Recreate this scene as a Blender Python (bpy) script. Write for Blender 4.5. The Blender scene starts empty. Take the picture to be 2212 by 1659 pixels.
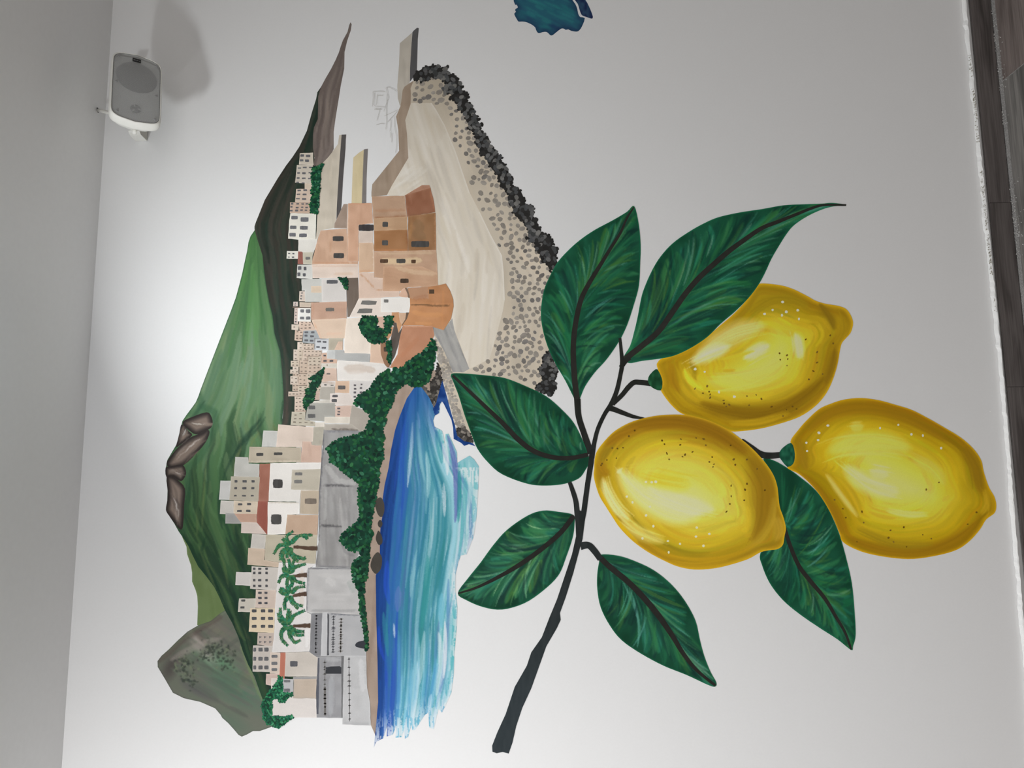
import bpy, math, random
import numpy as np
from mathutils import Matrix, Vector
from mathutils.geometry import delaunay_2d_cdt

# ------------------------------------------------------------------ camera
random.seed(7); RNG = np.random.default_rng(7)
scene = bpy.context.scene
COL = scene.collection
F, CX, CY = 1600.0, 1106.0, 829.5            # focal length / centre in photo pixels (2212 x 1659)
H, D, HC = 2.85, 2.2284, 1.5606              # ceiling height, camera distance from wall, camera height
dX = np.array([-106., 12080., 1600.]); dX /= np.linalg.norm(dX)     # wall direction seen by the camera
dZ = np.array([-dX[1], dX[0], 0.]); dZ /= np.linalg.norm(dZ)
dY = -np.cross(dZ, dX)
cam = bpy.data.cameras.new('camera'); cam_o = bpy.data.objects.new('camera', cam); COL.objects.link(cam_o)
cam.sensor_fit = 'HORIZONTAL'; cam.sensor_width = 36.0; cam.lens = 36.0 * F / 2212.0; cam.clip_start = 0.01
R3 = [[dX[0], dX[1], -dX[2]], [dY[0], dY[1], -dY[2]], [dZ[0], dZ[1], -dZ[2]]]
cam_o.matrix_world = Matrix.Translation((0, -D, HC)) @ Matrix(R3).to_4x4()
scene.camera = cam_o

# ------------------------------------------------------------------ light and exposure
vs = scene.view_settings
vs.view_transform = 'Standard'; vs.look = 'None'; vs.gamma = 1.0; vs.use_curve_mapping = False
vs.exposure = 0.0
world = bpy.data.worlds.new('daylight'); scene.world = world; world.use_nodes = True
WB = world.node_tree.nodes['Background']; WB.inputs[0].default_value = (1.0, 0.962, 0.94, 1); WB.inputs[1].default_value = 0.97
LAMPS = [  # position, point it is aimed at, beam spread, power of the beam, power of the side glow, colour
    ((0.288, -0.784, 2.79), (1.187, 0.0, 0.1), 150, 8.4, 1.0, (0.965, 0.99, 1.0)),
    ((-1.725, -1.6, 2.77), (-2.39, 0.0, 0.05), 180, 53.5, 0.3, (0.98, 0.985, 1.0)),
]

# ------------------------------------------------------------------ helpers
def ray(px, py):
    a, b = px - CX, CY - py
    return np.stack([a * dX[0] + b * dX[1] + F * dX[2], a * dY[0] + b * dY[1] + F * dY[2],
                     a * dZ[0] + b * dZ[1] + F * dZ[2]], -1)
def on_wall(p, off=0.0):                      # photo pixels -> points on the wall plane, off metres proud of it
    p = np.asarray(p, float); r = ray(p[..., 0], p[..., 1]); t = (D - off) / r[..., 1]
    return np.stack([r[..., 0] * t, np.full(t.shape, -off), HC + r[..., 2] * t], -1)
def on_level(p, z):                           # photo pixels -> points on a horizontal plane
    p = np.asarray(p, float); r = ray(p[..., 0], p[..., 1]); t = (z - HC) / r[..., 2]
    return np.stack([r[..., 0] * t, -D + r[..., 1] * t, np.full(t.shape, z)], -1)

CR = dict(A=(540, 40, 5.53), B=(600, 320, 7.373), C=(600, 530, 7.373), D=(600, 720, 7.373), E=(790, 100, 5.2667),
          F=(790, 400, 5.2667), G=(790, 680, 5.2667), H=(340, 480, 6.9125), I=(340, 840, 5.184), J=(320, 1160, 5.184),
          K=(460, 900, 6.144), L=(480, 1130, 6.144), M=(480, 1370, 6.144), N=(780, 800, 3.95), O=(780, 1200, 3.95),
          P=(1140, 420, 3.456), Q=(1340, 420, 4.254), R=(1380, 590, 4.608), S=(1240, 870, 4.366), T=(1580, 840, 3.687),
          U=(950, 780, 2.962), V=(1050, 1100, 3.073), W=(1560, 960, 3.606), Y=(1080, 0, 9.217), X=(0, 0, 1.0),
          Z=(0, 1000, 2.518))
def px(spec):                                 # "B 10 20 30 40 C 5 6" -> photo pixels
    out = []; k = 'X'; buf = []
    for tok in spec.split():
        if tok.isalpha(): k = tok; continue
        buf.append(float(tok))
        if len(buf) == 2:
            x0, y0, s = CR[k]; out.append((x0 + buf[0] / s, y0 + buf[1] / s)); buf = []
    return np.array(out)

# how bright the bare wall is under the lamps (every 150 x 160 photo pixels), to divide the light out of photographed colours
LITE_ROWS = [[149, 159, 167, 171, 171, 170, 168, 164, 161, 159, 155, 152, 152],
 [157, 175, 183, 185, 184, 181, 177, 172, 168, 165, 160, 157, 155],
 [173, 196, 206, 206, 201, 194, 187, 180, 175, 170, 166, 162, 159],
 [189, 221, 232, 227, 217, 206, 196, 188, 181, 175, 170, 166, 163],
 [198, 241, 252, 242, 228, 215, 203, 194, 187, 180, 175, 170, 167],
 [192, 244, 256, 247, 232, 219, 208, 199, 192, 185, 180, 174, 171],
 [178, 226, 244, 241, 231, 221, 212, 204, 197, 190, 184, 178, 174],
 [182, 206, 227, 232, 228, 223, 215, 208, 202, 195, 189, 183, 178],
 [193, 204, 221, 228, 229, 226, 220, 213, 207, 200, 193, 188, 182],
 [207, 217, 227, 234, 235, 232, 226, 219, 213, 205, 199, 192, 186],
 [223, 234, 242, 246, 244, 240, 234, 226, 218, 211, 203, 196, 189]]
LITE = np.array([(260 + 150 * i, 30 + 160 * j, v) for j, r in enumerate(LITE_ROWS) for i, v in enumerate(r)], float)
def lin(c):
    c = np.asarray(c, float) / 255.0
    return np.where(c <= 0.04045, c / 12.92, ((c + 0.055) / 1.055) ** 2.4)
WALL_ALBEDO = 0.80
def pigment(rgb, at):                         # pigment from a photographed colour: divide out the light at that place
    d2 = ((LITE[:, :2] - at) ** 2).sum(1) + 900.0; w = 1 / d2 ** 1.3
    return np.clip(lin(rgb) / lin((LITE[:, 2] * w).sum() / w.sum()) * WALL_ALBEDO, 0.004, 0.86)

def catmull(p, n=4, closed=True):
    p = np.asarray(p, float); m = len(p); out = []
    for i in range(m if closed else m - 1):
        g = (lambda k: p[k % m]) if closed else (lambda k: p[min(max(k, 0), m - 1)])
        a, b, c, d = g(i - 1), g(i), g(i + 1), g(i + 2)
        for j in range(n):
            t = j / n
            out.append(0.5 * (2 * b + (c - a) * t + (2 * a - 5 * b + 4 * c - d) * t * t + (3 * b - a - 3 * c + d) * t ** 3))
    if not closed: out.append(p[-1])
    return np.array(out)
def divide(p, step, closed=True):
    out = []; m = len(p)
    for i in range(m if closed else m - 1):
        a, b = p[i], p[(i + 1) % m]; k = max(1, int(np.hypot(*(b - a)) / step + 0.5))
        out += [a + (b - a) * j / k for j in range(k)]
    if not closed: out.append(p[-1])
    return np.array(out)
def inside(pts, poly):
    x, y = pts[:, 0], pts[:, 1]; r = np.zeros(len(pts), bool); j = len(poly) - 1
    for i in range(len(poly)):
        xi, yi = poly[i]; xj, yj = poly[j]
        if yi != yj:
            r ^= ((yi > y) != (yj > y)) & (x < (xj - xi) * (y - yi) / (yj - yi) + xi)
        j = i
    return r
def dist_line(V, pts, closed=False):          # distance, signed side and parameter along a polyline
    P = np.asarray(pts, float); Q = np.roll(P, -1, 0) if closed else P[1:]; P = P if closed else P[:-1]
    L = np.hypot(*(Q - P).T); acc = np.concatenate([[0], np.cumsum(L)]); tot = max(acc[-1], 1e-6)
    best = np.full(len(V), 1e9); par = np.zeros(len(V)); sd = np.zeros(len(V))
    for i in range(len(P)):
        d = Q[i] - P[i]; l2 = max(d @ d, 1e-9); w = V - P[i]
        t = np.clip((w @ d) / l2, 0, 1); e = w - t[:, None] * d; r = np.hypot(e[:, 0], e[:, 1])
        k = r < best
        best[k] = r[k]; par[k] = ((acc[i] + t * L[i]) / tot)[k]; sd[k] = (np.sign(d[0] * w[:, 1] - d[1] * w[:, 0]) * r)[k]
    return best, par, sd
TAB = RNG.random(4096)
def noise1(x):
    i = np.floor(x).astype(int); f = x - i; f = f * f * (3 - 2 * f)
    return TAB[i % 4096] * (1 - f) + TAB[(i + 1) % 4096] * f
TAB2 = RNG.random((128, 128))
def noise2(x, y):
    i = np.floor(x).astype(int); j = np.floor(y).astype(int); f = x - i; g = y - j; f = f*f*(3-2*f); g = g*g*(3-2*g)
    T = lambda a, b: TAB2[a % 128, b % 128]
    return (T(i, j)*(1-f)+T(i+1, j)*f)*(1-g)+(T(i, j+1)*(1-f)+T(i+1, j+1)*f)*g

class Paint:                                  # a layer of brushed pigment: vertices in photo pixels, colours in sRGB 0..255
    def __init__(s, V, base):
        s.V = V; s.C = np.tile(np.asarray(base, float), (len(V), 1))
    def stroke(s, pts, w, col, a=0.6, soft=2.0, taper=0.25, bristle=0.45):
        pts = np.asarray(pts, float); lo = pts.min(0) - w; hi = pts.max(0) + w
        k = np.where((s.V[:, 0] > lo[0]) & (s.V[:, 0] < hi[0]) & (s.V[:, 1] > lo[1]) & (s.V[:, 1] < hi[1]))[0]
        if not len(k): return
        d, t, sd = dist_line(s.V[k], pts)
        hw = w / 2 * np.clip(np.minimum(t, 1 - t) / max(taper, 1e-3), 0.0, 1) ** 0.5 if taper else w / 2
        m = np.clip((hw - d) / soft + 0.5, 0, 1) * a
        m = m * (1 - bristle * noise1(sd / 1.7 + random.random() * 900))
        s.C[k] += (np.asarray(col, float) - s.C[k]) * m[:, None]
    def blob(s, c, r, col, a=0.6, ang=0.0):
        q = s.V - c; ca, sa = math.cos(ang), math.sin(ang); r = (r, r) if np.isscalar(r) else r
        e = np.hypot((q[:, 0]*ca + q[:, 1]*sa) / r[0], (-q[:, 0]*sa + q[:, 1]*ca) / r[1])
        m = a * np.clip(1.25 - e, 0, 1) ** 1.0; m = np.minimum(m, a)
        s.C += (np.asarray(col, float) - s.C) * m[:, None]

def principled(name, rough=0.6, spec=0.3):
    m = bpy.data.materials.new(name); m.use_nodes = True; nt = m.node_tree; b = nt.nodes['Principled BSDF']
    b.inputs['Roughness'].default_value = rough; b.inputs['Specular IOR Level'].default_value = spec
    return m, nt, b
def node(nt, kind, **kw):
    n = nt.nodes.new(kind)
    for k, v in kw.items():
        if k in n.inputs: n.inputs[k].default_value = v
        else: setattr(n, k, v)
    return n
def make_paint():                             # acrylic: pigment from the brush attribute plus fine bristle relief
    m, nt, b = principled('acrylic_paint', 0.6, 0.1)
    at = node(nt, 'ShaderNodeAttribute', attribute_name='pigment')
    tc = node(nt, 'ShaderNodeTexCoord'); nz = node(nt, 'ShaderNodeTexNoise', Scale=420.0, Detail=3.0)
    nt.links.new(tc.outputs['Object'], nz.inputs['Vector'])
    mr = node(nt, 'ShaderNodeMapRange'); mr.inputs['To Min'].default_value = 0.93; mr.inputs['To Max'].default_value = 1.07
    nt.links.new(nz.outputs['Fac'], mr.inputs['Value'])
    mx = node(nt, 'ShaderNodeVectorMath', operation='SCALE')
    nt.links.new(at.outputs['Color'], mx.inputs[0]); nt.links.new(mr.outputs['Result'], mx.inputs['Scale'])
    nt.links.new(mx.outputs['Vector'], b.inputs['Base Color'])
    bp = node(nt, 'ShaderNodeBump', Strength=0.12, Distance=0.0006)
    nt.links.new(nz.outputs['Fac'], bp.inputs['Height']); nt.links.new(bp.outputs['Normal'], b.inputs['Normal'])
    return m
PAINT = make_paint()
def plain(name, rgb, rough=0.5, spec=0.4, scale=40.0, vary=0.06, bump=0.0, stretch=(1, 1, 1)):
    m, nt, b = principled(name, rough, spec)
    tc = node(nt, 'ShaderNodeTexCoord'); mp = node(nt, 'ShaderNodeMapping'); mp.inputs['Scale'].default_value = stretch
    nz = node(nt, 'ShaderNodeTexNoise', Scale=scale, Detail=5.0)
    nt.links.new(tc.outputs['Object'], mp.inputs['Vector']); nt.links.new(mp.outputs['Vector'], nz.inputs['Vector'])
    cr = node(nt, 'ShaderNodeValToRGB'); e = cr.color_ramp.elements
    e[0].position, e[1].position = 0.3, 0.7
    e[0].color = (*[c * (1 - vary) for c in rgb], 1); e[1].color = (*[min(1, c * (1 + vary)) for c in rgb], 1)
    nt.links.new(nz.outputs['Fac'], cr.inputs['Fac']); nt.links.new(cr.outputs['Color'], b.inputs['Base Color'])
    if bump:
        bp = node(nt, 'ShaderNodeBump', Strength=0.3, Distance=bump)
        nt.links.new(nz.outputs['Fac'], bp.inputs['Height']); nt.links.new(bp.outputs['Normal'], b.inputs['Normal'])
    return m

def link(name, me, parent=None, mat=None):
    o = bpy.data.objects.new(name, me); COL.objects.link(o)
    if parent is not None: o.parent = parent
    if mat is not None: me.materials.append(mat)
    return o
def world_loc(o):
    v = Vector((0, 0, 0))
    while o is not None: v += o.location; o = o.parent
    return np.array(v)
def mesh_obj(name, verts, faces, mat, parent=None, smooth=False, loc=None):
    v = np.asarray(verts, float); base = world_loc(parent) if parent is not None else np.zeros(3)
    l = np.zeros(3) if loc is None else np.asarray(loc, float)
    me = bpy.data.meshes.new(name); me.from_pydata((v - base - l).tolist(), [], [list(map(int, f)) for f in faces]); me.update()
    if smooth: me.polygons.foreach_set('use_smooth', [True] * len(me.polygons))
    o = link(name, me, parent, mat); o.location = l
    return o
def thing(name, label, cat, loc=(0, 0, 0)):
    o = bpy.data.objects.new(name, None); COL.objects.link(o); o.location = loc; o.empty_display_size = 0.1
    o['label'] = label; o['category'] = cat
    return o
def box(lo, hi):
    (a, b, c), (d, e, f) = lo, hi
    v = [(a,b,c),(d,b,c),(d,e,c),(a,e,c),(a,b,f),(d,b,f),(d,e,f),(a,e,f)]
    return v, [(0,3,2,1),(4,5,6,7),(0,1,5,4),(1,2,6,5),(2,3,7,6),(3,0,4,7)]
class MB:
    def __init__(s): s.v = []; s.f = []
    def add(s, v, f):
        n = len(s.v); s.v += [tuple(p) for p in v]; s.f += [tuple(i + n for i in q) for q in f]; return s
    def tube(s, pts, r, n=10, caps=True):
        pts = [Vector(p) for p in pts]; rings = []
        for i, p in enumerate(pts):
            d = (pts[min(i + 1, len(pts) - 1)] - pts[max(i - 1, 0)]).normalized()
            a = d.orthogonal().normalized(); b = d.cross(a); rr = r[i] if isinstance(r, (list, tuple)) else r
            rings.append([p + (a * math.cos(6.28318 * k / n) + b * math.sin(6.28318 * k / n)) * rr for k in range(n)])
        v = [tuple(q) for g in rings for q in g]
        f = [(i*n+k, i*n+(k+1) % n, (i+1)*n+(k+1) % n, (i+1)*n+k) for i in range(len(pts)-1) for k in range(n)]
        if caps: f += [tuple(range(n))[::-1], tuple((len(pts)-1)*n + k for k in range(n))]
        return s.add(v, f)

DZ = 4e-7
LAYER = 0.0001                                # paint layers build up by hundredths of a millimetre
def next_layer(t=0.000006):
    global LAYER
    LAYER += t; return LAYER
def paint_mesh(name, V, tris, rgb, parent, off, at=None, stuff=False):
    Wd = on_wall(V, 0.0) if np.isscalar(off) is False else on_wall(V, off)
    if not np.isscalar(off):
        r = ray(V[:, 0], V[:, 1]); t = (D - off) / r[:, 1]
        Wd = np.stack([r[:, 0]*t, -off, HC + r[:, 2]*t], -1)
    me = bpy.data.meshes.new(name); base = world_loc(parent)
    tris = np.asarray(tris, np.int32).reshape(-1, 3)
    a, b, c = V[tris[:, 0]], V[tris[:, 1]], V[tris[:, 2]]
    cr_ = (b[:, 0]-a[:, 0])*(c[:, 1]-a[:, 1]) - (b[:, 1]-a[:, 1])*(c[:, 0]-a[:, 0])
    tris = tris[np.abs(cr_) > 1e-6]; cr_ = cr_[np.abs(cr_) > 1e-6]
    tris[cr_ > 0] = tris[cr_ > 0][:, ::-1]    # all face the room
    me.vertices.add(len(V)); me.vertices.foreach_set('co', (Wd - base).astype(np.float32).ravel())
    me.loops.add(len(tris) * 3); me.loops.foreach_set('vertex_index', tris.ravel())
    me.polygons.add(len(tris)); me.polygons.foreach_set('loop_start', np.arange(0, len(tris)*3, 3, dtype=np.int32))
    me.update(calc_edges=True)
    at = V.mean(0) if at is None else at
    d2 = ((LITE[:, :2] - at) ** 2).sum(1) + 900.0; w = 1 / d2 ** 1.3; wl = lin((LITE[:, 2] * w).sum() / w.sum())
    alb = np.clip(lin(np.clip(rgb, 0, 255)) / wl * WALL_ALBEDO, 0.004, 0.84)
    ca = me.attributes.new('pigment', 'FLOAT_COLOR', 'POINT')
    ca.data.foreach_set('color', np.concatenate([alb, np.ones((len(alb), 1))], 1).astype(np.float32).ravel())
    o = link(name, me, parent, PAINT)
    if stuff: o['kind'] = 'stuff'
    return o
def fill(outline, step=None):
    outline = np.asarray(outline, float)
    if step:
        b = divide(outline, step * 1.3); lo, hi = b.min(0), b.max(0)
        gx, gy = np.meshgrid(np.arange(lo[0] + step / 2, hi[0], step), np.arange(lo[1] + step / 2, hi[1], step))
        g = np.stack([gx.ravel(), gy.ravel()], 1); g += (RNG.random(g.shape) - 0.5) * step * 0.5
        g = g[inside(g, outline)]
        if len(g):
            key = np.floor(b / step).astype(int); occ = set(map(tuple, key))
            kk = np.floor(g / step).astype(int); g = g[[tuple(q) not in occ for q in kk]]
        pts = np.concatenate([b, g]) if len(g) else b
    else:
        b = outline; pts = b
    v, e, f, ov, oe, of = delaunay_2d_cdt([Vector(p) for p in pts], [], [list(range(len(b)))], 1, 1e-5)
    return np.array([tuple(p) for p in v]), [tuple(t) for t in f]
def painted(name, outline, rgb, parent, brush=None, step=None, smooth=0, off=None, at=None):
    o = catmull(outline, smooth) if smooth else np.asarray(outline, float)
    V, T = fill(o, step)
    pt = Paint(V, rgb)
    if brush: brush(pt, o)
    return paint_mesh(name, V, T, pt.C, parent, next_layer() if off is None else off, at)
def ribbon(pts, w):                           # polyline with widths -> outline
    p = np.asarray(pts, float); t = np.gradient(p, axis=0); t /= np.maximum(np.hypot(t[:, 0], t[:, 1]), 1e-6)[:, None]
    n = np.stack([-t[:, 1], t[:, 0]], 1) * (np.broadcast_to(np.asarray(w, float), (len(p),)) / 2)[:, None]
    return np.concatenate([p + n, (p - n)[::-1]])
def dabs(name, items, parent, off, at=None, n=7, stuff=True, dz=DZ):   # small single brush dabs: (x, y, rx, ry, angle, rgb)
    Vs, Ts, Cs, Os = [], [], [], []; c = 0
    for i, (x, y, rx, ry, a, rgb) in enumerate(items):
        ang = np.arange(n) * 2 * math.pi / n + random.random(); rr = 0.88 + 0.24 * RNG.random(n)
        u, v = np.cos(ang) * rx * rr, np.sin(ang) * ry * rr; ca, sa = math.cos(a), math.sin(a)
        Vs.append(np.stack([x + u * ca - v * sa, y + u * sa + v * ca], 1))
        Ts += [(c, c + k, c + k + 1) for k in range(1, n - 1)]; c += n
        sh = 1 + 0.16 * (RNG.random(n) - 0.5)
        Cs.append(np.asarray(rgb, float)[None] * sh[:, None]); Os.append(np.full(n, off + i * dz))
    return paint_mesh(name, np.concatenate(Vs), Ts, np.concatenate(Cs), parent, np.concatenate(Os), at, stuff)
def ch(seq): return seq[random.randrange(len(seq))]
def jig(c, k): return np.asarray(c, float) + (RNG.random() - 0.5) * 2 * k

# ------------------------------------------------------------------ the room
def structure(name, v, f, mat, parent=None, label=None):
    o = mesh_obj(name, v, f, mat, parent)
    if parent is None:
        o['kind'] = 'structure'
        if label: o['label'] = label
    return o
WALLM = plain('white_wall_paint', (0.80, 0.80, 0.795), 0.55, 0.25, 160.0, 0.008, 0.0005)
CEILM = plain('white_ceiling_paint', (0.87, 0.87, 0.865), 0.7, 0.15, 60.0, 0.01)
X0, X1, Y1 = -4.2, 4.6, -6.0
structure('wall_back', *box((X0, 0.0, 0.0), (X1, 0.12, H)), WALLM, label='white plastered wall that carries the mural')
structure('ceiling', *box((X0, Y1, H), (X1, 0.12, H + 0.1)), CEILM, label='plain white ceiling')
structure('wall_left', *box((X0 - 0.12, Y1, 0.0), (X0, 0.12, H)), WALLM, label='plain white side wall')
structure('wall_right', *box((X1, Y1, 0.0), (X1 + 0.12, 0.12, H)), WALLM, label='plain white side wall')
GROUT = plain('pale_grey_grout', (0.30, 0.29, 0.28), 0.9, 0.1, 300.0, 0.35, 0.0006)
floor = structure('floor', *box((X0, Y1, -0.08), (X1, 0.12, -0.0012)), GROUT, label='floor of grey brown wood look tiles with pale joints')

def wood(name, a, b, c):                      # wood-look porcelain: cathedral grain running along the plank
    m, nt, bs = principled(name, 0.5, 0.35)
    tc = node(nt, 'ShaderNodeTexCoord'); oi = node(nt, 'ShaderNodeObjectInfo')
    ad = node(nt, 'ShaderNodeVectorMath', operation='ADD'); mu = node(nt, 'ShaderNodeMath', operation='MULTIPLY'); mu.inputs[1].default_value = 40.0
    nt.links.new(oi.outputs['Random'], mu.inputs[0]); nt.links.new(tc.outputs['Object'], ad.inputs[0]); nt.links.new(mu.outputs[0], ad.inputs[1])
    mp = node(nt, 'ShaderNodeMapping'); mp.inputs['Scale'].default_value = (1.6, 14.0, 14.0)
    nt.links.new(ad.outputs[0], mp.inputs['Vector'])
    nz = node(nt, 'ShaderNodeTexNoise', Scale=1.3, Detail=3.0, Distortion=0.6); nt.links.new(mp.outputs[0], nz.inputs['Vector'])
    sc = node(nt, 'ShaderNodeMath', operation='MULTIPLY'); sc.inputs[1].default_value = 15.0
    sn = node(nt, 'ShaderNodeMath', operation='SINE'); nt.links.new(nz.outputs['Fac'], sc.inputs[0]); nt.links.new(sc.outputs[0], sn.inputs[0])
    mp2 = node(nt, 'ShaderNodeMapping'); mp2.inputs['Scale'].default_value = (6.0, 220.0, 220.0); nt.links.new(ad.outputs[0], mp2.inputs['Vector'])
    n2 = node(nt, 'ShaderNodeTexNoise', Scale=1.0, Detail=4.0); nt.links.new(mp2.outputs[0], n2.inputs['Vector'])
    mr = node(nt, 'ShaderNodeMath', operation='MULTIPLY_ADD'); mr.inputs[1].default_value = 0.22; mr.inputs[2].default_value = 0.0
    nt.links.new(sn.outputs[0], mr.inputs[0])
    sm = node(nt, 'ShaderNodeMath', operation='ADD'); nt.links.new(mr.outputs[0], sm.inputs[0]); nt.links.new(n2.outputs['Fac'], sm.inputs[1])
    cr = node(nt, 'ShaderNodeValToRGB'); e = cr.color_ramp.elements; e[0].position = 0.15; e[1].position = 0.85
    e[0].color = (*a, 1); e[1].color = (*c, 1); k = cr.color_ramp.elements.new(0.5); k.color = (*b, 1)
    nt.links.new(sm.outputs[0], cr.inputs['Fac']); nt.links.new(cr.outputs['Color'], bs.inputs['Base Color'])
    return m
TILE_A = wood('brown_wood_look_tile', (0.075, 0.058, 0.052), (0.135, 0.11, 0.1), (0.21, 0.175, 0.16))
TILE_B = wood('grey_wood_look_tile', (0.08, 0.076, 0.07), (0.15, 0.143, 0.133), (0.24, 0.225, 0.21))
SKIRT = wood('shaded_wood_look_skirting', (0.05, 0.042, 0.039), (0.09, 0.077, 0.073), (0.135, 0.118, 0.112))  # same tile as the floor, with the shade at the wall foot coloured in
JX = on_level((2163.0, 176.0), 0.0)[0]        # end joint seen in the first row of tiles
def tile_mesh(lo, hi, bev=0.0006):
    (a, b, c), (d, e, f) = lo, hi; k = bev
    v = [(a,b,c),(d,b,c),(d,e,c),(a,e,c),(a,b,f-k),(d,b,f-k),(d,e,f-k),(a,e,f-k),(a+k,b+k,f),(d-k,b+k,f),(d-k,e-k,f),(a+k,e-k,f)]
    return v, [(0,3,2,1),(0,1,5,4),(1,2,6,5),(2,3,7,6),(3,0,4,7),(4,5,9,8),(5,6,10,9),(6,7,11,10),(7,4,8,11),(8,9,10,11)]
LT, WT, G = 1.2, 0.2, 0.003
row = 0; y = -0.030
while y > -2.0:
    x = JX + (0 if row == 0 else (row * 0.41) % LT) - 3 * (LT + G)
    k = 0
    while x < 3.2:
        a, b = max(x, X0 + 0.01), min(x + LT, X1 - 0.01)
        if b - a > 0.05:
            v, f = tile_mesh((a - x, -WT / 2, -0.0012), (b - x, WT / 2, 0.0))
            c = np.array([x, y - WT / 2, 0.0])
            mesh_obj('floor_tile', np.array(v) + c, f, TILE_A if (k + row) % 2 == 1 else TILE_B, floor, loc=c)
        x += LT + G; k += 1
    y -= WT + G; row += 1
# skirting of the same tile, standing at the foot of the wall
ZS = 0.0665
skirt = structure('baseboard_back', *box((X0, -0.006, -0.004), (X1, 0.0, ZS - 0.002)), GROUT, label='skirting of wood look tiles along the wall foot, coloured darker for shade')
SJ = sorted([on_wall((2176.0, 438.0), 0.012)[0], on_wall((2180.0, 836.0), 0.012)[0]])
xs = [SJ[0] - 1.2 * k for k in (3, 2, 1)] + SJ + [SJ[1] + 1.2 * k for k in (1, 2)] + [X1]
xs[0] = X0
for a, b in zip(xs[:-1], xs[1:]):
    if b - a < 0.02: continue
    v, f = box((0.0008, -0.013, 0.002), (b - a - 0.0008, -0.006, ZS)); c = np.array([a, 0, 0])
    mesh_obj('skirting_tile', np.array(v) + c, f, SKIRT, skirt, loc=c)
# ragged plaster edge where the wall finish stops above the skirting
LIPM = plain('raw_white_plaster', (0.84, 0.84, 0.83), 0.85, 0.1, 500.0, 0.05, 0.001)
edge = np.array([(-700, 2016), (-300, 2055), (0, 2086.5), (120, 2098), (250, 2111.5), (380, 2124.5), (500, 2136.6), (640, 2151), (760, 2163), (830, 2170), (980, 2182), (1150, 2195.5), (1320, 2210), (1659, 2239), (2200, 2284)], float)
yy = np.arange(-700, 2200, 5.0); ex = np.interp(yy, edge[:, 0], edge[:, 1]) + 1.1 * (noise1(yy / 9.0) - 0.5) * 2
wd = 7 + 4 * noise1(yy / 60.0 + 50) + 2.5 * noise1(yy / 11.0)
bot = on_wall(np.stack([ex, yy], 1), 0.014); top = on_wall(np.stack([ex - wd, yy], 1), 0.0004)
bot[:, 1] = -0.0135; mid = (bot + top) / 2; mid[:, 1] = -0.0105 - 0.002 * noise1(yy / 13.0 + 7)
back = bot.copy(); back[:, 1] = 0.0; back[:, 2] -= 0.001
n = len(yy); v = np.concatenate([top, mid, bot, back]); f = []
for i in range(n - 1):
    for r in range(3): f.append((r*n+i, r*n+i+1, (r+1)*n+i+1, (r+1)*n+i))
lip = mesh_obj('trim_1', v, f, LIPM); lip['kind'] = 'structure'; lip['label'] = 'ragged white plaster edge above the skirting'
CRUMB = plain('loose_mortar', (0.33, 0.31, 0.25), 0.95, 0.05, 700.0, 0.4)
def crumbs(name, spots, mat, parent):
    mb = MB()
    for (p, r) in spots:
        k = [0.6 + 0.8 * random.random() for _ in range(6)]
        q = [(r*k[0],0,0),(-r*k[1],0,0),(0,r*k[2],0),(0,-r*k[3],0),(0,0,r*k[4]),(0,0,-r*k[5])]
        mb.add([(p[0]+a, p[1]+b, p[2]+c) for a, b, c in q], [(0,2,4),(2,1,4),(1,3,4),(3,0,4),(2,0,5),(1,2,5),(3,1,5),(0,3,5)])
    o = mesh_obj(name, mb.v, mb.f, mat, parent); o['kind'] = 'stuff'; return o
sp = []
for i in range(420):
    y_ = random.uniform(90, 575) if i < 360 else random.uniform(575, 700)
    if noise1(np.array([y_ / 30.0]))[0] < 0.3: continue
    e_ = np.interp(y_, edge[:, 0], edge[:, 1]); p = on_wall((e_ - random.uniform(0.5, 7), y_), 0.0125); sp.append((p, random.uniform(0.0009, 0.0022)))
crumbs('mortar_crumbs', sp, CRUMB, lip)
DUST = plain('white_plaster_dust', (0.5, 0.49, 0.47), 0.95, 0.05, 500.0, 0.3)
sp = []
for i in range(420):
    y_ = ch([random.gauss(40, 12), random.gauss(85, 12), random.gauss(140, 22), random.gauss(172, 10), random.gauss(255, 12), random.uniform(380, 560), random.gauss(470, 40), random.gauss(480, 25)])
    b = 2132.7 + 0.1025 * y_; p = on_level((b + abs(random.gauss(4, 7 if y_ < 330 else 12)), y_), 0.001)
    sp.append((p, random.uniform(0.0008, 0.0024)))
crumbs('plaster_dust', sp, DUST, floor)

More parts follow.
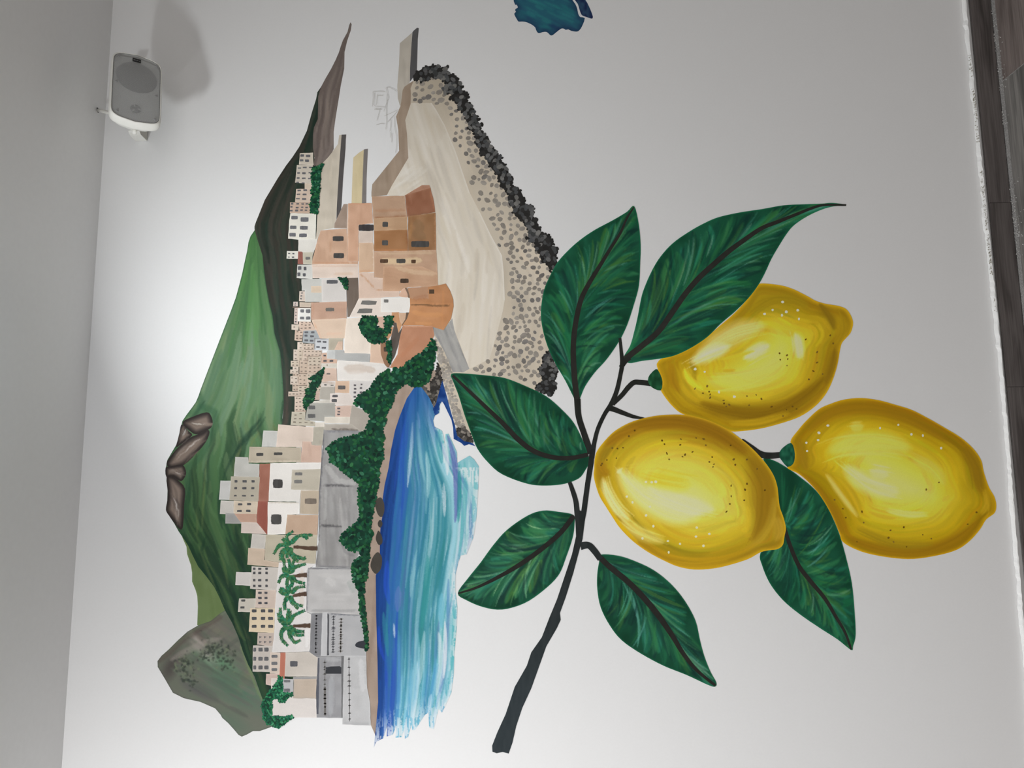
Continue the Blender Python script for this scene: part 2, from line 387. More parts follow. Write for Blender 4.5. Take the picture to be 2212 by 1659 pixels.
# ------------------------------------------------------------------ ceiling downlights (the room's lamps, just above the picture)
LAMPM = plain('white_lamp_ring', (0.8, 0.8, 0.8), 0.4, 0.4)
EMIT = bpy.data.materials.new('lit_diffuser'); EMIT.use_nodes = True
eb = EMIT.node_tree.nodes['Principled BSDF']; eb.inputs['Emission Color'].default_value = (0.97, 0.99, 1, 1); eb.inputs['Emission Strength'].default_value = 6.0
for i, (lp, aim, spread, pw, gl, rgb) in enumerate(LAMPS):
    lab = ['round white ceiling spotlight nearer the loudspeaker', 'round white ceiling spotlight far from the loudspeaker'][i]
    t = thing('ceiling_spotlight', lab, 'lamp', (lp[0], lp[1], H))
    p = Vector(lp); d = (Vector(aim) - p).normalized(); u = d.orthogonal().normalized(); w = d.cross(u); n = 28
    ring = lambda r, z: [p + d * z + (u * math.cos(6.28318*k/n) + w * math.sin(6.28318*k/n)) * r for k in range(n)]
    def loft0(pr, cap):
        v = [q for r, z in pr for q in ring(r, z)]
        f = [(a*n+k, a*n+(k+1) % n, (a+1)*n+(k+1) % n, (a+1)*n+k) for a in range(len(pr)-1) for k in range(n)]
        return v, f + ([tuple(range(n))[::-1]] if cap else [])
    mesh_obj('lamp_head', *loft0([(.02, -.034), (.056, -.03), (.06, -.02), (.06, -.003), (.055, -.002), (.053, -.008)], True), LAMPM, t, True)
    mesh_obj('diffuser', ring(.053, -.008), [tuple(range(n))], EMIT, t)
    mb = MB().tube([(lp[0], lp[1], H), (lp[0], lp[1], H - .012)], .045, 24).tube([(lp[0], lp[1], H - .01), p - d * .02], .009, 10); mesh_obj('lamp_mount', mb.v, mb.f, LAMPM, t)
    ld = bpy.data.lights.new('beam', 'AREA'); ld.shape = 'DISK'; ld.size = 0.13; ld.energy = pw; ld.color = rgb; ld.spread = math.radians(spread)
    lo = bpy.data.objects.new('beam', ld); COL.objects.link(lo); lo.parent = t
    lo.location = p - Vector((lp[0], lp[1], H)); lo.rotation_euler = d.to_track_quat('-Z', 'Y').to_euler()
    gd = bpy.data.lights.new('side_glow', 'POINT'); gd.energy = gl; gd.color = (0.6, 0.78, 1.0); gd.shadow_soft_size = 0.02
    go = bpy.data.objects.new('side_glow', gd); COL.objects.link(go); go.parent = t; go.location = p + d * .05 - Vector((lp[0], lp[1], H))

# ------------------------------------------------------------------ loudspeaker on its bracket, up under the ceiling
SA, SN = np.array([.967, .216, .137]), np.array([.256, -.809, -.53])
SA /= np.linalg.norm(SA); SN -= SA * (SN @ SA); SN /= np.linalg.norm(SN); SB = np.cross(SN, SA)
SB = SB if SB[2] > 0 else -SB
SC = np.array([1.1485, -0.2, 2.6483])
def S3(x, y, z): return SC + SA * x + SB * y + SN * z
W1, W2 = on_wall((293.0, 305.0), 0.0012), on_wall((317.5, 304.5), 0.0012)
spk = thing('loudspeaker', 'white wall loudspeaker with grey grille on a bracket under the ceiling', 'loudspeaker', tuple((W1 + W2) / 2))
WHITE = plain('white_speaker_plastic', (0.80, 0.79, 0.74), 0.45, 0.4, 25.0, 0.02)
BAFF = plain('grey_speaker_baffle', (0.66, 0.67, 0.66), 0.7, 0.2, 80.0, 0.05)
CONE = plain('dark_speaker_cone', (0.1, 0.1, 0.105), 0.6, 0.3, 60.0, 0.1)
PIN = plain('grey_pin', (0.3, 0.3, 0.3))
BLACK = plain('black_plastic', (0.02, 0.02, 0.02), 0.5, 0.3)
def face_ring(ha, hb, z, n=72, bow=0.016):     # rounded face with bowed short ends
    out = []
    for k in range(n):
        t = 6.2831853 * k / n; c, s = math.cos(t), math.sin(t); e = 0.2
        x = ha * math.copysign(abs(c) ** e, c); y = hb * math.copysign(abs(s) ** e, s)
        out.append(S3(x - math.copysign(bow * (y / hb) ** 2 * abs(x / ha) ** 3, x), y, z))
    return out
def loft(rings, cap0=False, cap1=False):
    n = len(rings[0]); v = [p for r in rings for p in r]
    f = [(i*n+k, i*n+(k+1) % n, (i+1)*n+(k+1) % n, (i+1)*n+k) for i in range(len(rings)-1) for k in range(n)]
    if cap0: f.append(tuple(range(n))[::-1])
    if cap1: f.append(tuple((len(rings)-1)*n + k for k in range(n)))
    return v, f
FA, FB = 0.1225, 0.0635
prof = [(-.0012, -.0012, .001), (-.0004, -.0004, .0028), (.001, .001, .003), (.0025, .0025, .001), (.004, .004, -.006), (.005, .005, -.018), (.003, .0035, -.028), (-.002, 0, -.035), (-.008, -.005, -.039), (-.016, -.011, -.058), (-.034, -.024, -.08), (-.06, -.04, -.088)]
v, f = loft([face_ring(FA + a, FB + b, z) for a, b, z in prof], False, True)
mesh_obj('cabinet', v, f, WHITE, spk, True)
v, f = loft([face_ring(FA - .003, FB - .002, -.009)] , True); mesh_obj('baffle', v, f, BAFF, spk)
def disc(cx_, r, zs, n=40):
    return loft([[S3(cx_ + rr * math.cos(6.28318*k/n), rr * math.sin(6.28318*k/n) * 1.0, z) for k in range(n)] for rr, z in zs], False, True)
v, f = disc(.047, .05, [(.055, -.0085), (.054, -.007), (.052, -.0072), (.018, -.0083), (.014, -.0062), (.004, -.005)]); mesh_obj('woofer', v, f, CONE, spk, True)
v, f = disc(-.068, .02, [(.0145, -.0088), (.014, -.006), (.0085, -.006), (.0085, -.0085)]); tw = mesh_obj('tweeter', v, f, CONE, spk, True)
for k in range(3):
    a = 0.4 + k * 2.094; q = [(-.068 + r * math.cos(a + d), r * math.sin(a + d)) for r, d in ((.015, -.16), (.015, .16), (.006, .35), (.006, -.35))]
    mesh_obj('tweeter_vane', [S3(x, y, -.0055) for x, y in q], [(0, 1, 2, 3)], BAFF, tw)
# perforated grille: half metal, half hole
gm, nt, gb = principled('perforated_grey_grille', 0.6, 0.3)
gb.inputs['Base Color'].default_value = (0.6, 0.61, 0.6, 1)
tc = node(nt, 'ShaderNodeTexCoord'); vo = node(nt, 'ShaderNodeTexVoronoi', Scale=900.0); vo.inputs['Randomness'].default_value = 0.0
nt.links.new(tc.outputs['Object'], vo.inputs['Vector'])
mr = node(nt, 'ShaderNodeMapRange'); mr.inputs['From Min'].default_value = 0.2; mr.inputs['From Max'].default_value = 0.95
mr.inputs['To Min'].default_value = 0.25; mr.inputs['To Max'].default_value = 1.0
nt.links.new(vo.outputs['Distance'], mr.inputs['Value']); nt.links.new(mr.outputs['Result'], gb.inputs['Alpha'])
rings = [face_ring((FA - .0016) * s, (FB - .0014) * s, .0015 + .0045 * (1 - s * s)) for s in (1, .85, .65, .45)]
v, f = loft(rings, False, True); gr = mesh_obj('grille', v, f, gm, spk, True)
n = 72; v = face_ring(FA - .0018, FB - .0016, .0017) + face_ring(FA - .0009, FB - .0008, .0017)
mesh_obj('grille_gap', v, [(k, (k+1) % n, n+(k+1) % n, n+k) for k in range(n)], BLACK, gr)
v = [S3(.098 + a, .003 + b, .0052 + c) for c in (0, .0015) for a, b in ((-.006, -.011), (.006, -.011), (.006, .011), (-.006, .011))]
bd = mesh_obj('badge', v, [(4,5,6,7),(0,1,5,4),(1,2,6,5),(2,3,7,6),(3,0,4,7)], BLACK, gr)
mb = MB()
for x0, y0, x1, y1 in ((-.003, -.009, .001, -.0065), (-.001, -.004, .002, -.001), (-.003, -.001, 0, .001), (-.003, .002, .002, .0035), (-.003, .005, .002, .0085)):
    mb.add([S3(.098 + x, .003 + y, .0069) for x, y in ((x0, y0), (x1, y0), (x1, y1), (x0, y1))], [(0, 1, 2, 3)])
mesh_obj('badge_print', mb.v, mb.f, plain('grey_print', (0.16, 0.16, 0.16)), bd)
for x, y in ((.1, .05), (.1, -.05), (0.005, .053), (-.012, -.052), (-.098, .048), (-.098, -.05)):
    v, f = loft([[S3(x + r*math.cos(.628*k), y + r*math.sin(.628*k), z) for k in range(10)] for r, z in ((.0035, .001), (.003, .0042))], False, True)
    mesh_obj('grille_pin', v, f, PIN, gr)
# U bracket: strap at each end running back to a plate on the wall
def strap(rows, th=0.0025):
    a = np.array([r[0] for r in rows]); b = np.array([r[1] for r in rows]); nn = []
    for i in range(len(rows)):
        d = a[min(i+1, len(a)-1)] - a[max(i-1, 0)]; w = b[i] - a[i]; q = np.cross(d, w); nn.append(q / np.linalg.norm(q))
    q = np.array(nn) * th; m = len(rows); v = np.concatenate([a, b, b + q, a + q]); f = []
    for r in range(4):
        s = (r + 1) % 4
        for i in range(m - 1): f.append((r*m+i, r*m+i+1, s*m+i+1, s*m+i))
    f += [(0, m, 2*m, 3*m), (m-1, 4*m-1, 3*m-1, 2*m-1)]
    return v, f
rows = [(W1, W2), (on_wall((281.5, 294.0), .06), on_wall((304.5, 292.0), .06)), (on_wall((278.5, 288.0), .085), on_wall((301.5, 284.5), .085)), (on_wall((277, 283.0), .1), on_wall((299, 279.5), .1))]
v, f = strap(rows); br = mesh_obj('bracket_arm', v, f, WHITE, spk)
sh = SA * 0.275
far = [(np.array(a) + (sh if i else np.array([.25, 0, 0])), np.array(b) + (sh if i else np.array([.25, 0, 0]))) for i, (a, b) in enumerate(rows)]
v, f = strap(far); mesh_obj('bracket_arm', v, f, WHITE, spk)
v, f = strap([(W1, W2), (far[0][0], far[0][1])], -0.0022); mesh_obj('bracket_plate', v, f, WHITE, spk)
pv = S3(-FA + .004, -.004, -.05)
mb = MB().tube([pv + SA * .012, pv - SA * .003], .006, 16); mesh_obj('pivot_knob', mb.v, mb.f, WHITE, spk, True)
c0 = on_level((213.0, 238.5), H - .004); c1 = S3(-.055, .055, -.07)
mb = MB().tube([c0, c0 * .7 + c1 * .3 + np.array([0, 0, -.004]), c0 * .35 + c1 * .65 + np.array([0, 0, -.006]), c1], .0055, 10); mesh_obj('cable', mb.v, mb.f, WHITE, spk, True)
for q in (on_level((210.0, 234.5), H - .0005), on_level((211.5, 241.3), H - .0005)):
    mb = MB().tube([q, q - np.array([0, 0, .002])], .0032, 8); mesh_obj('cable_hole_gap', mb.v, mb.f, BLACK, spk)

# ================================================================== mural 1: the coastal town
CR['SK'] = (780, 170, 9.76)
town = thing('coastal_town_mural', 'painted mural of a hillside coastal town with green mountains and blue sea', 'mural', tuple(on_wall((830.0, 830.0))))

def along(u, left, right, y):                 # flow between two boundary curves given as functions of y
    l = np.interp(y, left[:, 1], left[:, 0]); r = np.interp(y, right[:, 1], right[:, 0]); return l + (r - l) * u
def flow_brush(left, right, pal, n, wid, length, alpha=(.25, .7), drift=.06, soft=2.0):
    def br(p, o):
        y0, y1 = o[:, 1].min(), o[:, 1].max()
        for i in range(n):
            y = random.uniform(y0 - 30, y1); L = random.uniform(*length); u = random.uniform(-.03, 1.03); du = random.uniform(-drift, drift)
            ys = np.linspace(y, y + L, 7); us = u + du * np.linspace(0, 1, 7)
            pts = np.stack([along(us, left, right, ys), ys], 1); c = pal(u, y)
            if c is not None: p.stroke(pts, random.uniform(*wid), jig(c, 7), random.uniform(*alpha), soft)
    return br
def axis_brush(n, k=12, ang=None, wid=(3, 9), alpha=(.2, .5), rim=10):    # flat facade: strokes along one axis, paler rim
    def br(p, o):
        lo, hi = o.min(0), o.max(0); sz = hi - lo; base = p.C[0].copy(); a = ang
        if rim: 
            d, _, _ = dist_line(p.V, o, True); p.C += (rim * np.clip(1 - d / 2.2, 0, 1))[:, None]
        p.C += ((noise2(p.V[:, 0] / 16 + base[0], p.V[:, 1] / 16 + base[1]) - .5) * k * 1.1)[:, None]
        m = max(3, int(n * sz[0] * sz[1] / 900)); va = (a if a is not None else ch([0, 0, 1.5708]))
        for i in range(min(m, 60)):
            c = lo + sz * RNG.random(2); L = random.uniform(.25, .6) * (sz[0] if abs(va) < .8 else sz[1]); d = np.array([math.cos(va + random.gauss(0, .06)), math.sin(va + random.gauss(0, .06))]) * L / 2
            dk = random.uniform(-1, 1) * k * 1.6
            p.stroke([c - d, c, c + d], random.uniform(*wid), base + dk + (dk > 0) * np.array([2, 1, 0]), random.uniform(*alpha), 2.0)
    return br
def lines(p, *ls):                            # drawn seams: (spec, width, rgb, alpha)
    for spec, w, c, a in ls: p.stroke(px(spec), w, c, a, 1.4, .12, .3)
CUR = {}
WINC = (92, 92, 95)
def house(poly, rgb, wins='', wc=WINC, k=12, ang=None, name='house', seams=(), tiny=None, brush=None):
    rgb = np.asarray(rgb, float); lu = rgb.mean(); rgb = (rgb * .93 + lu * .07) * np.interp(lu, [100, 165, 200, 222], [.94, .94, .965, 1.0])
    o = px(poly); b = o if len(o) > 24 else divide(o, 9.0)
    b = b + (RNG.random(b.shape) - .5) * .7
    def br(p, oo):
        (brush or axis_brush(1.0, k, ang))(p, oo); lines(p, *seams)
    h = painted(name, b, rgb, town, br, 3.0)
    base = LAYER; crop = poly.split()[0]; small = []
    for spec in [s for s in wins.split(';') if s.strip()]:
        n_ = spec.split(); kk = crop
        if n_[0].isalpha(): kk = n_[0]; n_ = n_[1:]
        c = wc
        if len(n_) > 4 and len(n_) == 7: c = tuple(map(float, n_[4:])); n_ = n_[:4]
        q = list(map(float, n_))
        if len(q) == 4:
            q = [q[0], q[1], q[2], q[1], q[2], q[3], q[0], q[3]]
        q = px(kk + ' ' + ' '.join(map(str, q))); sz = np.ptp(q, 0)
        if len(q) == 4 and np.ptp(q[:, 0]) < 90:
            m = q.mean(0); r = 1.0
            q = divide(q, 3.0); q = m + (q - m) * (1 - .07 * (np.abs((q - m) / (sz / 2)).min(1) > .6))[:, None]
            q = q + (RNG.random(q.shape) - .5) * .5
        if max(sz) < 7.5: small.append((q, c)); continue
        V, T = fill(q)
        C = np.asarray(c, float)[None] + (RNG.random((len(V), 1)) - .5) * 14
        paint_mesh('window', V, T, C, h, base + 3e-6, o.mean(0))
    if small:
        Vs, Ts, Cs, n0 = [], [], [], 0
        for q, c in small:
            V, T = fill(q); Vs.append(V); Ts += [tuple(i + n0 for i in t) for t in T]; n0 += len(V)
            Cs.append(np.asarray(c, float)[None] + (RNG.random((len(V), 1)) - .5) * 14)
        paint_mesh('small_windows', np.concatenate(Vs), Ts, np.concatenate(Cs), h, base + 3e-6, o.mean(0), True)
    return h

# hills behind the town
painted('far_hill', px('J 380 0 405 55 430 110 436 190 480 320 492 400 492 500 530 590 550 660 557 780 550 985 600 1010 980 950 940 800 780 500 600 300 480 80 400 -30'), (98, 116, 74), town,
        axis_brush(1.5, 7, 1.5, (5, 14), rim=12), 3.0)
# grey mountain at the low end
GM = px('J 860 820 800 860 700 940 560 990 440 1060 330 1160 230 1260 150 1330 105 1390 Z 858 1110 900 1180 940 1250 1000 1280 1090 1300 1170 1335 1200 1370 M 0 1110 80 1180 160 1270 215 1335 260 1360 330 1330 410 1285 500 1285 600 1250 690 1215 660 1150 560 1100 600 900 540 780 J 1210 1520 1150 1380 1090 1200 1050 1060 980 930 900 820')
def grey_brush(p, o):
    for c, r, col, a in (((470, 1435), (62, 26), (92, 130, 100), .95), ((510, 1490), (80, 34), (80, 108, 90), .9), ((430, 1390), (64, 16), (160, 152, 144), .85), ((460, 1350), (50, 22), (118, 116, 102), .8), ((370, 1440), (18, 40), (74, 68, 66), .8), ((545, 1440), (14, 60), (112, 114, 92), .7), ((430, 1490), (45, 14), (84, 82, 86), .7), ((500, 1560), (50, 20), (86, 106, 90), .6), ((405, 1340), (80, 8), (92, 80, 74), .7)):
        p.blob(np.array(c), r, col, a, .9 if c[1] < 1420 else .5)
    for i in range(150):
        a = random.uniform(0, 1); e = np.array([380 + 190 * a, 1440 + random.uniform(-110, 100)]); d = np.array([34, random.choice([22, 26, -30])]) * random.uniform(.4, 1)
        if e[1] > 1440: d = np.array([34, 20]) * random.uniform(.5, 1.1)
        p.stroke([e - d, e + (RNG.random(2) - .5) * 6, e + d], random.uniform(3, 10), jig(ch([(112, 106, 100), (84, 96, 82), (94, 112, 92), (100, 94, 92), (78, 84, 76)]), 6), random.uniform(.2, .5), 3)
    for i in range(230):
        q = px(ch(['J 420 1400 M 0 0', 'J 380 1470 M 0 0', 'J 700 1220 M 0 0', 'J 620 1300 M 0 0', 'J 480 1580 M 0 0', 'J 760 1260 M 0 0', 'J 900 1300 M 0 0', 'J 880 1420 M 0 0']))[0] + np.array([random.gauss(0, 11), random.gauss(0, 11)])
        p.stroke([q, q + np.array([random.uniform(-3, 3), random.uniform(3, 7)])], random.uniform(3, 6.5), ch([(50, 58, 52), (64, 70, 60), (110, 122, 96), (54, 62, 54)]), .75, 1.5, .3)
    p.stroke(px('J 150 1330 330 1180 560 1010 700 950 860 830'), 7, (112, 128, 104), .7, 3, 0)
    p.stroke(px('J 130 1380 250 1290 420 1130 620 1010 800 900'), 12, (88, 76, 70), .65, 5, 0); p.stroke(px('J 250 1380 420 1280 640 1180 830 1130'), 13, (156, 148, 140), .6, 6, .2)
    p.stroke(px('J 1040 1230 1100 1400 1160 1540 M 350 450 480 780 540 880'), 5, (112, 138, 88), .7, 2, 0)
    d, _, _ = dist_line(p.V, o, True); m = np.clip(1 - d / 3, 0, 1)[:, None] * .45; p.C += (np.array([70, 74, 68.]) - p.C) * m
painted('grey_mountain', GM, (102, 106, 94), town, grey_brush, 2.4)

GL = px('H 1452 120 1390 210 1360 300 1340 430 1310 560 1270 750 1225 930 1170 1130 1100 1320 1030 1500 968 1659 X 455 785 434 840 I 460 80 430 150 380 220 320 300 280 360 245 500 215 620 150 730 110 800 95 880 100 960 115 1100 110 1250 95 1360 130 1420 190 1510 240 1600 J 385 0 450 100 500 210 560 330 650 440 740 560 800 680 860 820 940 960 1010 1120 1060 1280 1120 1430 1190 1560 M 545 890 560 1000')
GR = px('X 552 494 570 553 H 1590 700 1620 930 1670 1200 1720 1400 1750 1659 D 40 300 70 600 90 900 95 1150 75 1350 X 612 925 640 960 640 1200 640 1540')
def hill_pal(u, y):
    if y < 610: return ch([(70, 126, 62), (60, 108, 62), (86, 128, 78), (80, 138, 70)])
    if y < 860: return ch([(98, 136, 98), (82, 120, 76), (92, 134, 84), (108, 144, 112), (112, 136, 90), (78, 118, 84)])
    d = [(66, 110, 60), (48, 86, 52), (84, 124, 74), (36, 64, 46), (76, 112, 62), (92, 122, 78)]
    if y < 1130: return ch(d[1:4] + [(100, 112, 66), (44, 78, 50)]) if u > .45 else ch(d)
    return ch([(42, 80, 52), (30, 54, 44), (88, 98, 62), (50, 88, 54), (36, 66, 46), (62, 98, 62), (26, 46, 38)])
def muted(u, y):
    c = np.asarray(hill_pal(u, y), float); return c * .8 + c.mean() * .2 - (4 if y > 900 else 0)
fb = flow_brush(GL, GR, muted, 620, (4, 16), (60, 240), (.3, .75), .1)
def green_brush(p, o):
    y = p.V[:, 1]; s = np.interp(y, [480, 620, 800, 900, 1100, 1300, 1540], [0, 1, 2, 3, 4, 5, 6]); pal = np.array([(72, 130, 64), (82, 124, 78), (98, 138, 98), (78, 120, 74), (58, 100, 58), (42, 80, 50), (36, 68, 48)], float)
    pal = pal * .82 + pal.mean(1, keepdims=True) * .18
    for c in range(3): p.C[:, c] = np.interp(s, range(7), pal[:, c])
    fb(p, o)
    for w, a in ((14, .5), (7, .6)): p.stroke(px('J 385 0 450 100 500 210 560 330 650 440 740 560 800 680 860 820 940 960 1010 1120 1060 1280 1120 1430 1190 1560'), w, (30, 56, 44), a, 4, 0)
    p.stroke(px('I 440 0 500 190 640 260 660 420 590 560 480 760 330 900 340 1100 300 1400 290 1600'), 14, (44, 82, 56), .6, 8, 0)
    p.stroke(px('I 500 170 470 260 350 310'), 26, (48, 92, 62), .5, 10, .2)
    for s_ in ('K 700 0 600 150 420 330 330 440 250 560 180 700 130 850', 'K 640 20 520 170 380 330 300 460', 'K 520 130 480 250 440 380', 'K 120 1330 200 1500 240 1659', 'K 300 1420 320 1560 340 1659', 'K 80 1000 90 1300 130 1500', 'J 870 0 930 130 1010 250 1080 350', 'J 640 0 600 200 700 400 800 600', 'J 950 600 1000 800 1080 1000', 'J 1010 870 1100 1010 1190 1180', 'J 1100 1130 1150 1230'):
        p.stroke(catmull(px(s_), 5, False), random.uniform(5, 10), (28, 56, 42), .7, 3, .3)
    for s_ in ('J 560 90 650 330 760 600 850 760', 'J 790 130 850 320 900 560', 'J 960 920 1040 1100 1090 1160', 'K 560 560 500 380 620 200', 'I 430 1340 450 1500 440 1650', 'I 550 780 520 1200 500 1600'):
        p.stroke(catmull(px(s_), 5, False), 6, (106, 122, 72), .55, 3, .4)
    d, _, _ = dist_line(p.V, o, True); m = np.clip(1 - d / 2.5, 0, 1)[:, None] * .6; p.C += (np.array([34, 66, 48.]) - p.C) * m
painted('green_mountain', np.concatenate([GL, GR[::-1]]), (80, 130, 76), town, green_brush, 2.4)
DHL = px('A 850 815 805 880 790 960 740 1120 680 1340 590 1530 505 1659 B 130 280 0 480 X 572 432 H 1470 0 1450 60 1450 100 1452 120 1500 280 1570 500 1590 700 1620 930 1670 1200 1720 1400 1750 1659 D 40 300 70 600 90 900 95 1150 70 1440 X 604 930')
DHR = px('A 850 815 815 930 810 1200 765 1300 752 1400 752 1540 770 1659 B 590 200 640 400 650 1200 640 1659 X 690 600 690 880 650 935')
painted('dark_mountain', np.concatenate([DHL, DHR[::-1]]), (48, 52, 45), town,
        flow_brush(DHL, DHR, lambda u, y: ch([(44, 50, 44), (38, 56, 46), (76, 67, 60), (30, 44, 37), (60, 56, 50), (50, 62, 52)]), 300, (4, 13), (60, 220), (.3, .75), .08), 2.6)
RL = px('A 1200 45 1185 80 1165 160 1110 260 1085 330 1060 410 1020 500 970 600 900 720 850 815 815 930 810 1200 765 1300 752 1400 752 1540 770 1659 B 590 150 570 280 600 310')
RR = px('A 1215 70 1205 140 1160 270 1130 400 1125 600 1085 800 1060 960 1025 1170 1000 1350 1000 1560 940 1659 B 895 0 870 60 800 150 740 220 700 260')
painted('brown_ridge', np.concatenate([RL, RR[::-1]]), (98, 88, 82), town,
        flow_brush(RL, RR, lambda u, y: ch([(86, 78, 74), (112, 102, 96), (94, 84, 79), (80, 72, 69), (118, 108, 100)]), 130, (3, 9), (50, 160), (.25, .6), .08), 2.6, at=(720, 250))
# rocky crest on the green mountain
def rock_brush(hi):
    def br(p, o):
        d, _, _ = dist_line(p.V, o, True); c = o.mean(0); mx = d.max(); t = np.clip((d - 3) / max(mx - 3, 1) * 1.7, 0, 1)[:, None]
        p.C += (np.array([122, 108, 98.]) - p.C) * t; m = o[np.argmax(np.hypot(*(o - c).T))] - c
        for i in range(14):
            q = c + (RNG.random(2) - .5) * m * 1.1 * np.array([1, 1]); e = m * random.uniform(.2, .45)
            p.stroke([q - e, q + np.array([e[1], -e[0]]) * .12, q + e], random.uniform(2, 6), ch([(142, 130, 122), (90, 80, 74), (70, 62, 58), (128, 112, 100)]), .5, 2, .4)
        for i in range(3):
            q = c + m * random.uniform(-.35, .35); e = m * .25
            p.stroke([q - e, q + np.array([e[1], -e[0]]) * .2, q + e], random.uniform(1.5, 3), hi, .8, 1.5, .5)
    return br
for s_, hi in (('I 265 405 300 410 345 470 390 520 290 600 210 655 225 580 245 500', (170, 168, 162)), ('I 280 375 400 310 550 262 600 300 620 380 595 440 520 480 430 510 350 460', (196, 188, 176)),
               ('I 105 820 200 690 340 560 500 490 555 455 585 490 540 600 430 730 300 850 170 890 120 870', (190, 182, 174)), ('I 92 885 130 870 270 850 310 890 320 960 265 1035 180 985 100 985', (168, 158, 150)),
               ('I 103 985 180 985 240 1030 310 1120 300 1300 285 1550 240 1565 190 1500 130 1420 95 1355 110 1250 115 1150', (184, 178, 172))):
    painted('crest_rock', px(s_), (46, 40, 38), town, rock_brush(hi), 2.0, smooth=3)
# harbour side: quays, shingle, plaza
CREAM, SLATE = (192, 184, 168), (84, 82, 82)
vert = lambda n=1.2, k=8, a=1.62: axis_brush(n, k, a, (3, 8), rim=0)
painted('quay_wall', px('A 1095 1390 1065 1395 1050 1500 1000 1570 B 870 60 800 150 720 230 690 330 660 720 630 1080 620 1300 600 1560 680 1310 900 1270 905 1200 930 1140 940 950 960 600 985 200 1000 0'), (186, 177, 162), town, vert(2, 14), 3)
painted('quay_wall', px('A 1095 1388 1150 1385 1145 1450 B 1080 0 1060 250 1040 500 1020 860 1010 980 935 1140 940 950 960 600 985 200 1000 0'), (78, 75, 74), town, vert(2, 8), 3)
painted('quay_wall', px('B 1370 25 1290 75 1205 150 1195 300 1180 700 1175 880 1340 880 1355 400'), (190, 176, 142), town, vert(2, 9), 3)
painted('quay_wall', px('B 1370 25 1385 15 1437 10 1425 250 1415 500 1410 875 1340 880 1355 400'), (112, 107, 104), town, vert(2, 6), 3)
painted('quay_wall', px('B 1050 890 1115 890 1100 1275 900 1275 905 1200'), (150, 132, 118), town, axis_brush(1, 14, 2.0), 3)
painted('quay_wall', px('A 1935 170 1790 295 1780 550 1760 800 1765 950 1790 1040 1810 1040 1905 800 1915 600 1930 300'), (154, 148, 138), town, vert(2, 10), 3)
painted('quay_wall', px('A 1940 165 1955 145 1995 110 2017 115 2005 250 1995 600 1990 640 1970 680 1910 755 1912 600 1930 300'), (72, 71, 72), town, vert(2, 6), 3)
SHG = px('E 500 420 560 380 750 320 900 400 1020 560 1120 700 1200 850 1250 960 1310 1080 1370 1250 1470 1400 1560 1560 1600 1640 F 1640 60 1740 250 1840 420 1940 560 2040 720 2130 900 2150 960 G 2150 0 2100 300 2090 440 2040 700 2020 800 1940 860 1600 900 1300 1100 1230 1300 1220 1450 1130 1440 1040 1400 1040 1290 1010 1220 970 1080 920 880 880 760 850 650 800 400 780 240 1000 0 F 1000 1200 820 1000 800 300 700 0 E 500 1300 460 840 510 660')
def shingle_brush(p, o):
    p.C += ((noise2(p.V[:, 0] / 40, p.V[:, 1] / 60) - .5) * 22)[:, None]
    y = p.V[:, 1]; p.C += np.interp(y, [130, 350, 700], [-14, 0, 2])[:, None]
    for i in range(160):
        q = np.array([random.uniform(940, 1200), random.uniform(200, 880)]); d = np.array([random.uniform(10, 30), random.uniform(30, 70)]) * (1 if q[1] < 620 else np.array([-.5, 1]))
        p.stroke([q - d, q, q + d], random.uniform(3, 10), ch([(186, 172, 152), (168, 158, 144), (178, 168, 152), (196, 180, 158)]), .35, 3)
painted('shingle_bank', SHG, (178, 168, 152), town, shingle_brush, 3.2, at=(1080, 500))
PLZ = px('E 515 645 750 645 800 720 900 900 1020 1190 1180 1659 F 1300 310 1420 560 1550 800 1570 1000 1582 1300 1560 1430 1500 1659 G 1480 250 1410 500 1180 617 1100 400 1000 150 900 0 F 700 1500 600 1000 500 200 240 110 300 0 E 485 1270 470 1000 450 840')
def plaza_brush(p, o):
    for i in range(260):
        y = random.uniform(220, 800); x = random.uniform(860, 1090); d = np.array([16 if y < 560 else -4, 50]) * random.uniform(.5, 1.3)
        p.stroke([(x, y) - d, (x, y) + (RNG.random(2) - .5) * 5, (x, y) + d], random.uniform(4, 13), jig(ch([(210, 204, 194), (186, 175, 158), (202, 193, 178), (178, 170, 158), (216, 211, 203), (194, 184, 166)]), 5), random.uniform(.25, .6), 4)
    for s_ in ('E 750 645 800 720 900 900 1020 1190 1180 1659', 'F 1300 310 1420 560 1550 800 1570 1000 1582 1300'): p.stroke(px(s_), 5, (218, 214, 208), .6, 2, 0)
    for i in range(24):
        a = px('E 480 1600')[0] + np.array([random.uniform(-20, 60), random.uniform(-40, 20)]); d = np.array([28, -18]) * random.uniform(.5, 1)
        p.stroke([a - d, a + d], random.uniform(3, 8), ch([(214, 210, 202), (190, 182, 168)]), .5, 3)
    y = p.V[:, 1]; p.C += np.interp(y, [220, 420], [-14, 0])[:, None]
painted('plaza', PLZ, (200, 192, 178), town, plaza_brush, 2.8, at=(1000, 550))
painted('harbour_road', px('E 545 390 500 420 440 460 420 500 410 590 395 680 345 800 370 950 380 1190 300 1290 75 1570 65 1659 F 65 130 240 115 300 0 E 485 1270 470 1000 450 840 510 660 515 540 510 480'), (142, 126, 110), town, axis_brush(1.5, 12, 1.6, (3, 9), rim=0), 3)
painted('quay_wall', px('G 765 140 890 170 985 40 1010 180 1100 420 1180 615 1110 655 990 650 900 430 790 240'), (158, 156, 152), town,
        lambda p, o: [p.stroke([q - d, q + d], random.uniform(3, 9), jig(ch([(140, 139, 137), (178, 175, 170), (120, 120, 119), (168, 165, 160)]), 6), .5, 3) for q, d in ((np.array([random.uniform(930, 1015), random.uniform(695, 805)]), np.array([14, 34]) * random.uniform(.4, 1)) for _ in range(60))], 2.6)
